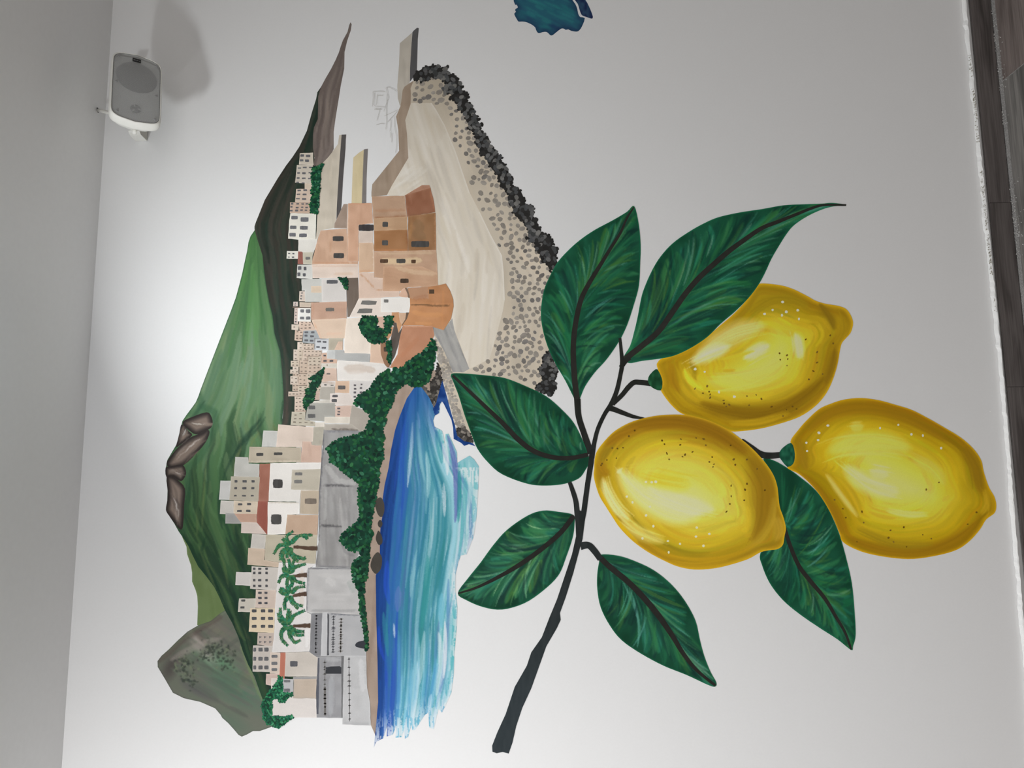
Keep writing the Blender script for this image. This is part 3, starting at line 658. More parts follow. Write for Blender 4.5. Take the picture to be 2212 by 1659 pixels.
# pebbles on the shingle
def scatter(n, poly, dmin, w=None):
    lo, hi = poly.min(0), poly.max(0); out = []; tries = 0
    while len(out) < n and tries < 60:
        tries += 1; c = lo + (hi - lo) * RNG.random((400, 2)); c = c[inside(c, poly)]
        for q in c:
            if w is not None and random.random() > w(q): continue
            if all((q[0]-a)**2 + (q[1]-b)**2 > dmin*dmin for a, b in out[-700:]): out.append((q[0], q[1]))
            if len(out) >= n: break
    return np.array(out)
INNER = px('E 1550 1640 1500 1470 1440 1400 1390 1330 1370 1260 1320 1240 1300 1150 1250 1030 1190 880 1140 820 1060 720 960 600 880 470 800 360 740 340 600 400 560 430 F 1590 40')
band = px('E 545 420 620 380 750 350 880 440 960 580 1060 720 1140 830 1200 950 1260 1100 1330 1260 1440 1410 1530 1590 F 1600 100 1690 300 1830 560 1930 700 2010 830 2080 960 2110 1000 G 1990 0 2010 250 2060 420 2010 600 1950 800 1850 790 1600 700 1250 650 1200 640 1430 500 1500 250 1600 0 F 1640 1300 1620 900 1560 800 1430 540 1330 310 1250 80 E 1180 1500 1050 1200 950 900 850 700 800 640 520 625')
strip_ = px('G 790 260 850 380 940 540 990 660 975 720 1000 850 1060 1080 1130 1260 1050 1290 1010 1200 970 1060 900 830 860 650 810 400')
peb = []
inn = px('E 1180 1500 1050 1200 950 900 850 700 800 640 F 1640 1300 1620 900 1560 800 1430 540 1330 310 1250 80')
for q in scatter(250, band, 9.6, lambda q: .85 if q[1] < 225 or q[1] > 560 else min(1, .12 + dist_line(q[None], inn)[0][0] / 55)):
    s = random.uniform(3.4, 6.0); peb.append((q[0], q[1], s * random.uniform(1, 1.5), s, random.uniform(-1.2, 1.2) if q[1] > 300 else random.uniform(-.9, .1), jig((128, 122, 114) if random.random() < .8 else (108, 104, 100), 10)))
for q in scatter(70, strip_, 5.5):
    s = random.uniform(2.4, 5); peb.append((q[0], q[1], s * 1.2, s, random.uniform(0, 3), jig((138, 132, 124), 12)))
dabs('pebbles', peb, town, next_layer(), (1080, 500)); next_layer(420 * DZ)
# breakwater boulders
def boulders(outline, dark, pal, n, r, name='breakwater'):
    o = painted(name, outline, dark, town, axis_brush(.5, 4, None, rim=0), 4.0)
    its = []
    for q in scatter(n, outline, r * .75):
        its.append((q[0], q[1], random.uniform(.7, 1.25) * r, random.uniform(.55, .85) * r, random.uniform(0, 3.1), jig(ch(pal), 7)))
    e = divide(outline, r * 1.1)
    for q in e:
        if random.random() < .8: its.insert(0, (q[0], q[1], random.uniform(.5, .9) * r, random.uniform(.4, .7) * r, random.uniform(0, 3.1), jig(dark, 5)))
    dabs('boulders', its, o, next_layer(), outline.mean(0), 7); next_layer(len(its) * DZ)
DK, GP = (36, 35, 34), [(74, 74, 74), (62, 63, 64), (84, 84, 83), (36, 35, 34), (56, 57, 57), (94, 93, 90)]
boulders(px('E 585 290 690 230 800 212 870 250 930 235 900 290 965 310 1040 370 1105 460 1085 510 1180 540 1150 620 1210 680 1240 760 1290 830 1270 880 1320 890 1300 940 1325 970 1375 1030 1400 1100 1445 1160 1470 1210 1550 1270 1530 1310 1585 1350 1610 1430 1670 1510 1670 1590 1760 1640 F 1770 80 1800 150 1810 220 1865 235 1915 270 1900 350 1935 380 1945 450 1985 480 1975 540 2080 570 2110 620 2135 670 2110 710 2180 720 2160 800 2175 860 2190 900 2100 980 2060 900 2020 870 1990 780 1940 740 1930 660 1830 600 1870 570 1850 500 1800 420 1750 370 1680 310 1700 270 1640 200 1620 100 1590 40 1540 0 E 1540 1590 1500 1470 1440 1400 1390 1330 1370 1260 1320 1240 1300 1150 1250 1120 1250 1030 1220 960 1170 930 1190 880 1140 820 1130 770 1060 720 1060 680 1030 640 1040 610 960 600 990 550 900 530 880 470 940 440 880 390 850 360 800 360 740 340 690 400 630 400 610 370 550 400 540 370'), DK, GP, 190, 6.2)
boulders(px('G 2060 430 2110 420 2130 520 2170 580 2180 680 2150 720 2160 830 2110 920 2030 890 1940 860 1950 810 2020 760 2010 690 1970 620 2010 580 2020 500'), DK, GP, 40, 5.5)
# shore, sea
painted('beach', px('N 380 95 500 120 520 60 600 0 680 0 690 80 640 290 620 330 560 250 500 150 400 300 330 450 290 600 250 850 220 1100 210 1300 200 1659 O 180 0 160 200 160 900 165 1250 120 1530 85 1450 55 1160 30 900 20 700 0 500 0 300 20 100 30 0 N 60 1640 60 1300 100 1100 130 950 160 750 180 550 210 380 260 230 300 140'), (160, 142, 128), town,
        axis_brush(1.2, 13, 1.65, (4, 10), rim=0, alpha=(.25, .6)), 3, at=(830, 1200))
for s_ in ('G 740 760 800 700 820 560 850 640 862 740 840 850 790 1040 745 960', 'G 640 805 700 870 740 900 760 1000 735 960 680 890', 'G 1040 1300 1100 1270 1180 1330 1215 1440 1130 1440 1040 1400'):
    boulders(px(s_), (50, 47, 44), [(98, 92, 86), (72, 68, 64), (84, 80, 75), (58, 55, 52), (120, 114, 106)], 20, 4.6, 'boulder_heap')
SEA = px('N 490 128 455 145 390 240 330 390 290 510 255 680 235 830 200 980 185 1090 180 1250 165 1340 160 1480 160 1659 O 125 170 128 500 140 900 145 1250 120 1530 108 1640 130 1590 190 1560 215 1480 225 1440 218 1545 270 1530 300 1450 295 1555 345 1550 368 1480 372 1565 400 1550 430 1440 436 1490 460 1490 545 1360 575 1340 580 1470 620 1480 660 1310 690 1340 720 1280 770 1170 790 1020 795 850 815 620 822 450 805 300 808 150 830 60 850 0 N 900 1570 960 1420 985 1250 1000 1000 1005 820 965 760 925 728 860 765 820 790 818 700 780 615 745 540 720 545 715 640 705 560 690 515 640 488 625 480 615 430 630 385 668 365 672 295 690 265 705 285 770 420 785 490 790 585 855 620 880 645 920 630 975 648 950 620 880 605 820 560 800 470 770 370 730 220 692 85 640 280 622 320 580 230 520 150')
SL = px('N 490 110 455 145 390 240 330 390 290 510 255 680 235 830 200 980 185 1090 165 1340 160 1659 O 125 170 128 500 140 900 145 1250 120 1530 108 1650'); SR = px('N 500 110 540 170 600 300 620 480 740 600 820 780 900 900 990 1000 985 1250 960 1420 890 1600 O 830 60 808 150 805 300 822 450 815 620 795 850 790 1020 770 1170 720 1280 640 1480 600 1650')
WHT = (232, 232, 232)
SL2 = np.array([(900, 820), (868, 900), (846, 1000), (828, 1120), (816, 1250), (814, 1400), (816, 1520), (808, 1620)], float); SR2 = np.array([(906, 820), (940, 900), (985, 1000), (1022, 1060), (1026, 1150), (1010, 1250), (992, 1340), (986, 1450), (962, 1560), (950, 1640)], float)
def sea_pal(u, y):
    if u < .1: return ch([(24, 62, 128), (28, 70, 140), (30, 78, 150), (22, 50, 104)])
    if u < .24: return ch([(40, 88, 160), (36, 76, 180), (52, 110, 170), (44, 118, 150), (58, 102, 170)])
    if y > 1500: return ch([(120, 190, 216), (96, 168, 206), (148, 206, 222), (84, 152, 196)])
    if y > 1360: return ch([(110, 182, 206), (88, 160, 196), (140, 200, 214), (176, 212, 222), (70, 138, 186)]) if u > .3 else ch([(70, 130, 186), (60, 120, 180), (84, 150, 196)])
    if u < .5: return ch([(58, 118, 162), (66, 130, 168), (50, 120, 146), (92, 152, 178), (48, 124, 142), (140, 190, 200), (86, 112, 168), (52, 130, 138)])
    if u < .75: return ch([(54, 128, 152), (64, 142, 160), (48, 130, 140), (92, 160, 174), (130, 186, 198), (44, 126, 124), (176, 208, 216)])
    return ch([(150, 200, 212), (184, 214, 222), (70, 164, 168), (206, 222, 228), (112, 184, 190), (88, 120, 176)])
def sea_brush(p, o):
    x, y = p.V[:, 0], p.V[:, 1]; l = np.interp(y, SL[:, 1], SL[:, 0]); r = np.interp(y, SR[:, 1], SR[:, 0]); u = np.clip((x - l) / np.maximum(r - l, 8), 0, 1.0)
    k = [0, .1, .25, .5, .75, 1.0, 1.2]; pal = np.array([(26, 62, 128), (34, 78, 150), (54, 112, 162), (58, 130, 156), (80, 154, 170), (140, 194, 202), (34, 72, 140)], float)
    for c in range(3): p.C[:, c] = np.interp(u, k, pal[:, c])
    lt = np.clip((y - 1380) / 220, 0, .55)[:, None] * (u > .2)[:, None]; p.C += (np.array([150, 206, 224.]) - p.C) * lt
    flow_brush(SL2, SR2, sea_pal, 800, (2.5, 9), (70, 300), (.3, .75), .03, 1.6)(p, o)
    for s_, w, c, a in (('N 735 550 765 640 795 760 815 950 815 1150 800 1300', 13, (94, 100, 168), .85), ('N 555 690 570 820 575 950 570 1090', 9, (168, 208, 214), .9), ('N 440 440 425 700 405 900 395 1000', 7, (206, 220, 230), .85), ('N 480 350 490 420 500 500', 5, (170, 196, 220), .7),
                        ('N 705 960 710 1100 712 1250', 7, (224, 230, 236), .8), ('N 720 600 735 760 735 900', 8, (226, 230, 234), .85), ('N 700 620 710 800', 6, (226, 232, 234), .7), ('O 225 40 215 260 240 420', 12, (38, 80, 196), .8), ('O 150 600 160 760 200 900', 8, (36, 74, 182), .8), ('O 190 480 205 640 230 860', 10, (52, 138, 150), .7),
                        ('O 570 0 560 250 530 520 515 620', 14, (52, 146, 148), .7), ('O 320 260 310 480', 14, (108, 124, 186), .6), ('O 745 200 745 360 735 530', 7, (90, 140, 190), .8), ('O 690 320 680 480 690 620', 13, (112, 184, 204), .8), ('O 660 650 690 900 640 1200', 14, (216, 226, 230), .7), ('O 715 560 720 800 705 1050', 8, (226, 230, 233), .8),
                        ('O 785 420 795 700 770 1000', 9, (84, 176, 182), .8), ('O 740 1040 725 1220', 8, (80, 166, 184), .8), ('O 280 580 285 700', 4, (220, 232, 240), .9), ('O 540 640 520 900 500 1100', 10, (196, 220, 226), .7), ('O 480 900 485 1150 440 1400', 7, (200, 226, 234), .6), ('O 600 1180 570 1350', 8, (210, 228, 234), .6),
                        ('N 835 800 840 1000 830 1300', 9, (36, 140, 140), .8), ('N 880 760 890 1000 870 1300 840 1560', 10, (84, 178, 178), .7), ('N 920 760 930 980 920 1200', 8, (176, 216, 216), .7), ('N 955 790 970 1000 950 1300', 8, (120, 192, 194), .7), ('N 910 1150 905 1400', 4, (224, 236, 236), .8), ('N 640 495 660 620 690 800', 12, (44, 142, 150), .6)):
        p.stroke(catmull(px(s_), 4, False), w, c, a, 2, .3)
    tp = np.clip((985 - y) / 130, 0, 1) * (x < 945); p.C += (np.array([32, 80, 146.]) + (noise1(x / 3.0)[:, None] - .5) * 34 - p.C) * (tp * .8)[:, None]
    arm = inside(p.V, px('N 620 250 692 60 760 330 830 560 990 640 960 660 880 650 790 590 770 430 700 285 690 265 672 295 668 365 630 390 612 330')); p.C[arm] = np.array([30, 66, 128.]) + (noise2(p.V[arm, 0] / 5, p.V[arm, 1] / 9)[:, None] - .5) * 34
    rb = dist_line(p.V, px('N 715 640 705 560 690 515 640 488'))[0]; p.C[:] += (np.array([222, 232, 233.]) - p.C) * np.clip(.7 - rb / 9, 0, 1)[:, None] * (noise2(x / 2, y / 6) > .45)[:, None]
    rr = np.clip((u - .9) / .1, 0, 1) * (noise2(x / 2.2, y / 14) > .52) * (y > 1010) * .7; p.C += (np.array(WHT, float) - p.C) * rr[:, None]
    yb = np.interp(x, [800, 860, 940, 990], [1590, 1560, 1540, 1500]); e = np.clip((y - yb + 45) / 60, 0, 1) * (noise2(x / 1.8, y / 20 + 9) > .5) * .75; p.C += (np.array(WHT, float) - p.C) * e[:, None]
painted('sea', SEA, (70, 140, 178), town, sea_brush, 2.0, at=(880, 1250))
painted('shore_rock', px('N 118 1120 140 1095 170 1085 195 1130 198 1200 180 1250 150 1240 128 1190'), (70, 66, 60), town, axis_brush(2, 6, 1.5, rim=0), 3, smooth=3)
painted('shore_rock', px('N 143 1300 163 1275 183 1305 170 1340 148 1332'), (66, 62, 57), town, axis_brush(2, 6, 1.5, rim=0), 3, smooth=3)
painted('shore_rock', px('N 125 1440 135 1390 152 1368 180 1425 180 1475 150 1490'), (66, 62, 57), town, axis_brush(2, 6, 1.5, rim=0), 3, smooth=3)
painted('shore_rock', px('L 1968 550 2000 450 2060 385 2110 430 2122 500 2105 610 2040 675 1985 620'), (68, 64, 58), town, axis_brush(2, 6, 1.5, rim=0), 3, smooth=3)

LAYER_SEA = LAYER
# houses, from the harbour end down to the grey terraces
house('B 350 80 560 70 570 270 338 262', (192, 182, 167), '360 98 420 138;447 105 520 143;350 178 408 212;435 180 500 220')
house('B 303 270 560 268 562 460 545 575 430 575 430 560 275 550', (190, 181, 167), '320 308 372 328;398 296 464 318;495 298 548 318;308 383 356 408;386 386 448 416;488 384 530 402;300 463 350 488;382 468 446 492;482 476 536 494;293 536 342 555;378 547 430 562;470 558 530 578')
house('B 428 560 560 560 545 655 428 650', (196, 180, 160))
house('B 292 648 560 650 540 865 275 860', (200, 181, 163), '312 664 372 686;405 655 470 684;300 725 362 745;392 725 460 752;288 794 352 816;384 795 456 824')
house('B 196 862 540 865 540 1040 195 1032', (196, 169, 149), '212 870 250 900;295 875 340 898;374 878 420 900;440 876 484 900;198 920 236 948;282 935 334 960;368 932 408 952;438 935 484 958;194 982 238 1008;274 976 328 1008;354 976 400 1000;428 980 472 1000')
house('B 200 1035 612 1045 605 1458 330 1458 165 1440 185 1150', (220, 216, 204), '215 1078 318 1135;362 1100 492 1175;196 1234 298 1290;352 1238 478 1300;184 1350 288 1408;340 1358 464 1420', (106, 106, 109))
house('B 330 1456 612 1450 640 1400 600 1640 C 615 0 560 150 400 112 325 100', (216, 212, 203), seams=(('B 620 1045 605 1340', 2.2, (92, 90, 84), .9),))
P3 = (72, 70, 68)
house('B 680 1310 1095 1280 C 1110 0 1112 255 1275 258 1275 297 540 302 560 200 610 0', (207, 168, 140), '875 1402 1050 1480;C 887 122 1055 205', P3, 16, 1.5, seams=(('C 560 275 900 285 1275 270', 3, (186, 140, 112), .7), ('B 860 1330 840 1659', 3, (188, 146, 116), .5)))
house('B 1120 880 1495 875 1515 1200 1285 1220 1285 1659 C 1285 255 1115 252 1110 0 B 1105 1280', (207, 163, 134), '1290 1215 1528 1320', (62, 58, 58), 17, None, seams=(('B 1130 885 1490 880', 4, (196, 140, 108), .7), ('B 1110 900 1105 1600', 3, (222, 196, 172), .7)))
house('B 1288 1320 1518 1320 1512 1508 1290 1508', (208, 190, 176), k=10)
house('B 1295 1508 1514 1508 C 1530 0 1540 425 1290 437 1288 0', (211, 178, 149), '', k=12, ang=1.57, seams=(('C 1530 40 1535 400', 3, (228, 214, 198), .8), ('C 1295 410 1530 405', 4, (196, 150, 118), .7)))
house('C 540 303 1277 298 1278 516 555 522', (221, 202, 187), k=12, ang=0, seams=(('C 545 330 1270 330', 4, (206, 174, 150), .6), ('C 900 460 1200 450', 6, (204, 172, 146), .5)))
house('F 440 118 640 0 725 0 738 32 450 122', (164, 120, 96))
house('F 70 128 442 120 472 358 85 378', (180, 146, 119), k=13, ang=0, seams=(('F 100 290 460 285', 5, (164, 120, 90), .6), ('F 85 372 470 355', 4, (142, 96, 66), .7)))
house('F 446 116 735 30 775 180 792 310 474 358', (146, 97, 72), k=14, ang=1.4, seams=(('F 480 350 790 308', 3, (112, 82, 58), .6), ('F 730 60 785 290', 3, (172, 116, 84), .6)))
house('F 85 378 472 356 472 508 95 522', (187, 150, 116), '190 418 254 475', (78, 76, 74), 12, 0)
house('F 95 520 475 505 482 747 95 752', (166, 118, 78), '185 628 254 685', (78, 76, 74), 13, 0, seams=(('F 470 520 474 735', 3, (132, 84, 52), .7), ('F 100 742 480 738', 3, (184, 124, 80), .7)))
house('F 480 354 795 313 802 737 482 747', (154, 112, 76), '517 635 722 705', (70, 68, 66), 16, 1.5, seams=(('F 560 400 620 480 580 560 680 600', 20, (122, 98, 72), .5), ('F 520 430 500 620', 5, (172, 130, 84), .5), ('F 795 330 800 730', 2.5, (178, 130, 94), .7)))
house('F 95 755 802 737 818 1005 822 1142 640 1160 300 1080 195 1060 95 1050', (192, 155, 127), '163 842 254 886 82 62 48;350 838 452 888 74 72 68;517 848 570 890 82 60 46', P3, 14, 0, seams=(('F 170 860 400 870 640 850', 14, (208, 186, 150), .8), ('F 150 780 790 770', 5, (196, 172, 142), .6)))
house('F 200 925 640 925 815 1000 822 1142 480 1165 390 1207 195 1207', (196, 155, 124), '393 1063 488 1113', (74, 60, 50), 13, .15, seams=(('F 330 930 520 985 810 1010', 9, (204, 178, 148), .7),))
house('C 1290 437 1532 437 1532 520 1676 520 1676 730 1940 730 1936 818 1290 848', (216, 189, 170), k=9, seams=(('C 1300 445 1400 530 1480 620 1560 700 1670 712', 2.6, (186, 142, 110), .9), ('C 1680 540 1676 725', 2, (196, 160, 134), .7)))
painted('alley', divide(px('C 1090 520 1277 515 1290 862 1142 1140 1108 1142'), 9), (114, 102, 92), town, axis_brush(2, 12, 1.57, rim=0), 3)
house('C 375 538 702 530 706 902 435 897 430 720 385 720', (202, 201, 194), k=10)
house('C 530 648 698 648 698 757 530 752', (218, 196, 171), k=7)
house('C 700 528 1096 520 1088 892 705 898', (214, 208, 202), '778 552 955 612', k=9)
house('C 145 88 328 92 320 216 140 211', (216, 213, 202), '162 118 200 138;232 120 266 142;160 178 192 196;222 178 264 200')
house('C 398 110 562 108 545 302 405 296', (196, 189, 170), '442 183 517 228', (110, 108, 106))
house('C 325 98 395 104 405 302 315 296', (152, 95, 84), k=9, ang=1.57)
house('C 315 308 545 308 556 537 300 521', (206, 204, 197), '318 332 376 390;412 340 458 398;312 432 362 490;398 445 445 495')
house('C 345 728 430 735 436 893 340 892', (212, 196, 182), '370 750 402 768;360 795 390 815;355 840 385 862')
house('C 248 898 322 898 320 972 245 972', (212, 197, 187), '270 915 290 928;265 945 285 958')
house('C 345 905 532 912 527 988 350 983', (210, 192, 173))
house('C 268 998 322 998 327 1252 255 1247', (213, 192, 180), '285 1015 300 1028;280 1060 300 1075;278 1105 300 1122;275 1165 298 1182;272 1205 300 1228')
house('C 320 998 527 1000 527 1217 315 1212', (226, 223, 217), '360 1018 420 1070;447 1018 520 1078;352 1135 420 1180;450 1132 520 1184', (112, 111, 114))
painted('house_ledge', divide(px('C 235 976 532 984 528 1001 235 997'), 9), (114, 99, 88), town, None, None)
house('C 530 910 1098 893 1094 1162 530 1187', (207, 168, 144), '762 995 900 1050', (112, 108, 102), 11, 0, seams=(('C 560 930 545 1170', 4, (190, 142, 116), .5),))
house('C 535 1188 1098 1163 1064 1482 670 1484 600 1352', (226, 199, 175), k=9, ang=0, seams=(('C 560 1210 680 1470', 4, (214, 172, 144), .7), ('C 760 1410 1030 1400', 5, (226, 186, 160), .5)))
house('C 1096 1165 1380 1145 1300 1300 1480 1560 D 1482 150 1477 332 1060 312 1062 0 C 1065 1482', (228, 214, 199), k=8)
house('C 1290 848 1648 835 1648 1062 1818 1066 1818 1132 1140 1142', (224, 211, 199), '1320 940 1345 880 1450 878 1580 890 1560 945 1440 950;1258 1080 1300 1010 1400 1005 1510 1010 1500 1075 1380 1082', (110, 108, 104), k=7)
house('C 1648 838 2095 823 2108 880 2110 950 2097 1067 1645 1062', (226, 221, 214), '1690 860 1762 912', (112, 110, 107), k=6)
# round bastion and its roofs
painted('bastion_dome', px('C 1940 815 1950 750 1985 700 2025 678 2065 740 2090 825'), (206, 170, 146), town, axis_brush(1, 10), 3, smooth=3)
painted('bastion_arc', px('C 2025 680 2060 690 2095 760 2110 830 2075 830 2065 770'), (122, 100, 84), town, None, None, smooth=3)
house('C 1815 1066 1930 1066 1975 1275 1920 1400 1890 1232 1815 1226', (207, 154, 112), k=10, ang=1.4)
painted('bastion_dome', px('C 1925 1075 2048 1075 2030 1200 1977 1272 1942 1200'), (198, 165, 138), town, axis_brush(1, 10), 3)
painted('bastion_arc', px('C 2045 1070 2092 1070 2062 1190 1992 1285 1972 1272 2030 1180'), (106, 90, 76), town, None, None)
def bast(p, o):
    axis_brush(1.2, 13, .05, rim=0)(p, o); p.C[p.V[:, 1] > 655] += np.array([8, 6, 4.])
    g = (p.V[:, 1] < 645) & (p.V[:, 0] < 925); p.C[g] = p.C[g] * .45 + np.array([172, 142, 122]) * .55
    lines(p, ('F 505 1366 640 1358 760 1372 970 1368', 3.2, (96, 72, 52), .85), ('F 780 1380 940 1380', 2, (120, 88, 62), .6), ('F 520 1440 700 1480 880 1470', 10, (204, 148, 98), .5), ('F 560 1570 760 1580', 6, (206, 152, 104), .5), ('F 880 1190 870 1600', 5, (196, 138, 92), .5), ('F 540 1300 700 1260', 10, (160, 112, 84), .5))
b_ = painted('bastion', px('F 475 1170 640 1160 800 1145 910 1120 960 1200 995 1300 1000 1380 970 1520 885 1650 760 1612 640 1597 415 1597 470 1520 495 1440 505 1370 500 1260'), (176, 126, 88), town, bast, 2.6)
q = px('F 722 1187 780 1187 780 1235 722 1235'); V, T = fill(q); paint_mesh('window', V, T, np.tile([80., 64, 50], (len(V), 1)), b_, LAYER + 3e-6, q.mean(0))
house('G 420 125 760 125 782 232 720 350 640 450 540 500 420 607 270 603 360 450 388 250', (192, 136, 104), k=12, ang=2.2, seams=(('G 430 130 755 130', 4, (206, 160, 128), .8), ('G 400 480 600 260', 10, (176, 118, 86), .4)))
painted('lane', px('C 1800 1222 1885 1230 1925 1400 1990 1290 D 1960 0 1920 180 1860 370 1790 490 1740 380 1730 200 1790 120 C 1850 1290'), (88, 80, 74), town, axis_brush(2, 10, 1.8, rim=0), 3)
house('C 1845 1292 1812 1430 1735 1535 1690 1440 1740 1300', (202, 150, 112), k=9)
house('C 1555 1135 1700 1135 1715 1400 1620 1335', (214, 178, 158), k=8)
house('D 1632 148 1735 138 1745 300 1795 480 1770 547 1720 532 1650 400 1628 250', (154, 114, 86), '1688 215 1745 292', (70, 62, 54), 9)
house('D 1480 148 1634 150 1640 330 1695 484 1465 472 1477 330', (221, 189, 165), k=8, ang=1.57)
# crowded blocks on the slope
SM = [(315,140,402,260),(405,165,577,262),(250,255,322,432),(320,258,402,440),(405,265,702,372),(395,370,482,440),(485,373,692,522),(240,520,332,590),(210,440,342,532),(345,440,482,642),(480,520,692,642),(240,630,335,692),(200,578,332,642),(330,648,522,832),(235,800,330,922),(200,683,322,812),(325,835,472,932),(270,1005,442,1252),(170,928,452,1002),(470,640,700,930)]
for i, (a, b, c, d) in enumerate(SM):
    ws = []; nx = max(1, round((c - a) / 62)); ny = max(1, round((d - b) / 58))
    for ix in range(nx):
        for iy in range(ny):
            x = a + (ix + .5) * (c - a) / nx + random.uniform(-6, 6); y = b + (iy + .5) * (d - b) / ny + random.uniform(-5, 5)
            ws.append('%.0f %.0f %.0f %.0f' % (x - random.uniform(13, 19), y - random.uniform(6, 10), x + random.uniform(13, 19), y + random.uniform(6, 10)))
    house('D %d %d %d %d %d %d %d %d' % (a, b, c, b + 4, c, d, a - 3, d), jig(ch([(212, 192, 174), (206, 190, 170), (216, 200, 184), (208, 186, 166)]), 5), ';'.join(ws), (122, 110, 100), 6,
          seams=(('D %d %d %d %d' % (a, d - 4, c, d - 3), 2, (150, 128, 112), .8), ('D %d %d %d %d' % (c - 4, b, c - 4, d), 1.8, (170, 148, 128), .6)))
house('C 338 1213 527 1215 605 1352 400 1367 345 1357', (215, 190, 171), '372 1222 405 1240;440 1222 470 1238;498 1222 524 1240;370 1255 400 1272;428 1262 460 1282;490 1258 522 1278;362 1312 395 1330;425 1308 460 1328;490 1305 530 1326', (126, 112, 104))
house('C 220 1258 337 1258 332 1347 220 1342', (213, 197, 180), '250 1282 275 1294;250 1302 278 1314', (130, 116, 106))
house('C 275 1350 407 1370 385 1527 265 1512', (212, 187, 167), '300 1368 332 1385;355 1376 395 1395;290 1432 325 1452;352 1430 390 1448;288 1470 328 1495;345 1475 385 1492', (124, 108, 98))
house('C 408 1360 610 1348 672 1482 585 1492 582 1562 395 1547', (172, 177, 179), '422 1370 486 1398;530 1370 588 1402;424 1424 476 1454;515 1432 578 1464;422 1496 484 1530;508 1504 568 1534', (98, 98, 102))
house('D 810 78 1037 80 1032 267 900 267 810 267', (190, 180, 161), k=12, ang=1.57)
house('D 962 132 1032 128 1032 267 900 264', (219, 188, 165))
house('D 578 73 812 90 807 272 580 267', (202, 204, 206), '622 118 692 146;712 122 776 152;612 206 670 232;698 216 770 244', (96, 96, 100), seams=(('D 582 270 582 78 812 94', 2.4, (124, 122, 120), .9),))
house('D 785 278 912 268 907 412 780 407', (201, 202, 199))
house('D 912 263 1042 270 1062 315 1462 325 1464 462 960 432 908 412', (181, 181, 178), k=12, ang=0)
house('D 705 313 782 308 782 405 912 410 947 420 942 482 693 477', (216, 181, 159), '726 342 768 368;722 424 782 454;824 424 886 456', (92, 90, 92))
house('D 693 485 947 480 942 552 700 542', (213, 205, 191), '780 490 795 525', (150, 138, 124))
house('D 948 430 1470 460 1692 485 1755 562 1560 757 950 747 940 500', (224, 218, 211), k=7, ang=0, seams=(('D 1050 560 1300 540 1560 600', 14, (196, 180, 166), .7), ('D 1100 620 1400 610', 8, (206, 192, 180), .6)))
house('D 718 545 937 560 942 767 700 772', (221, 193, 174), '775 632 838 656', (112, 104, 98))
house('D 688 768 927 780 907 858 690 852', (214, 204, 194), '736 812 782 832;842 820 892 836', (96, 92, 90), seams=(('D 700 780 920 790', 3, (176, 150, 134), .8),))
house('D 588 928 670 928 667 1062 580 1057', (206, 178, 162)); house('D 558 1080 837 1058 837 1113 560 1108', (214, 207, 195))
house('D 678 853 907 850 902 962 835 1062 663 1052', (187, 180, 168), k=7)
house('D 1138 757 1545 752 1400 920 1290 1000 1220 1090 1220 1152 1130 1142', (213, 207, 202), '1210 812 1250 842;1320 802 1350 828;1210 868 1252 900;1305 858 1346 888;1206 926 1250 958;1302 926 1350 958;1205 994 1246 1026;1202 1060 1234 1086', (98, 94, 96), k=6)
house('D 920 757 1142 758 1142 952 908 947', (222, 188, 160), '958 832 1078 895', (98, 94, 92), k=7)
house('D 833 958 1142 953 1222 1090 1217 1152 833 1137', (222, 210, 201), '868 982 958 1018;858 1046 942 1098', (92, 90, 92), k=6)
house('D 223 1248 442 1253 430 1380 592 1410 592 1482 205 1462', (193, 184, 165), '265 1292 302 1312;345 1268 390 1288;260 1350 300 1370;336 1350 384 1370;244 1404 290 1425;336 1415 380 1432;425 1412 476 1428;520 1420 565 1435', (128, 118, 106))
house('D 480 1110 912 1108 912 1327 747 1327 742 1407 433 1382', (174, 171, 162), '490 1150 596 1210;480 1285 600 1348', (98, 97, 96), k=7)
house('D 1178 1148 1350 1210 1475 1280 1475 1420 1390 1540 1290 1590 1140 1545 1140 1330', (178, 169, 157), k=8, ang=1.57)
house('D 912 1153 1182 1148 1152 1332 915 1332', (216, 188, 172), '945 1184 998 1208;952 1238 998 1260;946 1280 992 1304', (92, 88, 90))
house('D 745 1332 1152 1332 1147 1437 745 1435', (218, 209, 194), ang=0); house('D 590 1422 745 1418 742 1495 595 1492', (218, 209, 196))
house('D 745 1448 1180 1445 1310 1545 1280 1625 740 1545', (181, 172, 160), ang=0, seams=(('D 860 1520 950 1538 1080 1530 1280 1545', 4, (88, 80, 74), .8),))
house('K 1340 138 1478 135 1452 382 1310 377', (182, 175, 159)); house('K 868 102 1337 140 1327 332 1187 332 1182 402 835 402', (216, 198, 183), ang=0)
house('K 668 183 857 190 837 402 650 397', (197, 195, 189), ang=1.57)
house('K 1188 330 1307 333 1312 377 1442 385 1437 608 1163 608', (211, 179, 160), ang=1.57)
house('K 488 400 1172 410 1167 608 470 612', (194, 181, 160), '573 482 670 522;808 474 922 512', (72, 70, 68), ang=0, seams=(('K 490 600 1160 590', 3, (214, 202, 182), .7),))
house('K 298 533 467 540 472 622 617 630 612 802 275 792', (195, 193, 185), ang=1.57, k=11)
house('K 760 618 1437 608 1428 700 1402 982 1165 982 1152 1132 735 1122', (223, 218, 211), '795 832 926 948', (72, 70, 68), k=5)
house('K 1050 705 1432 695 1407 977 1035 967', (193, 184, 166), '1088 740 1188 780 112 110 108;1078 838 1184 888 122 120 116', k=7)
house('K 620 628 762 622 737 1122 603 1122', (167, 109, 90), k=9, ang=1.57)
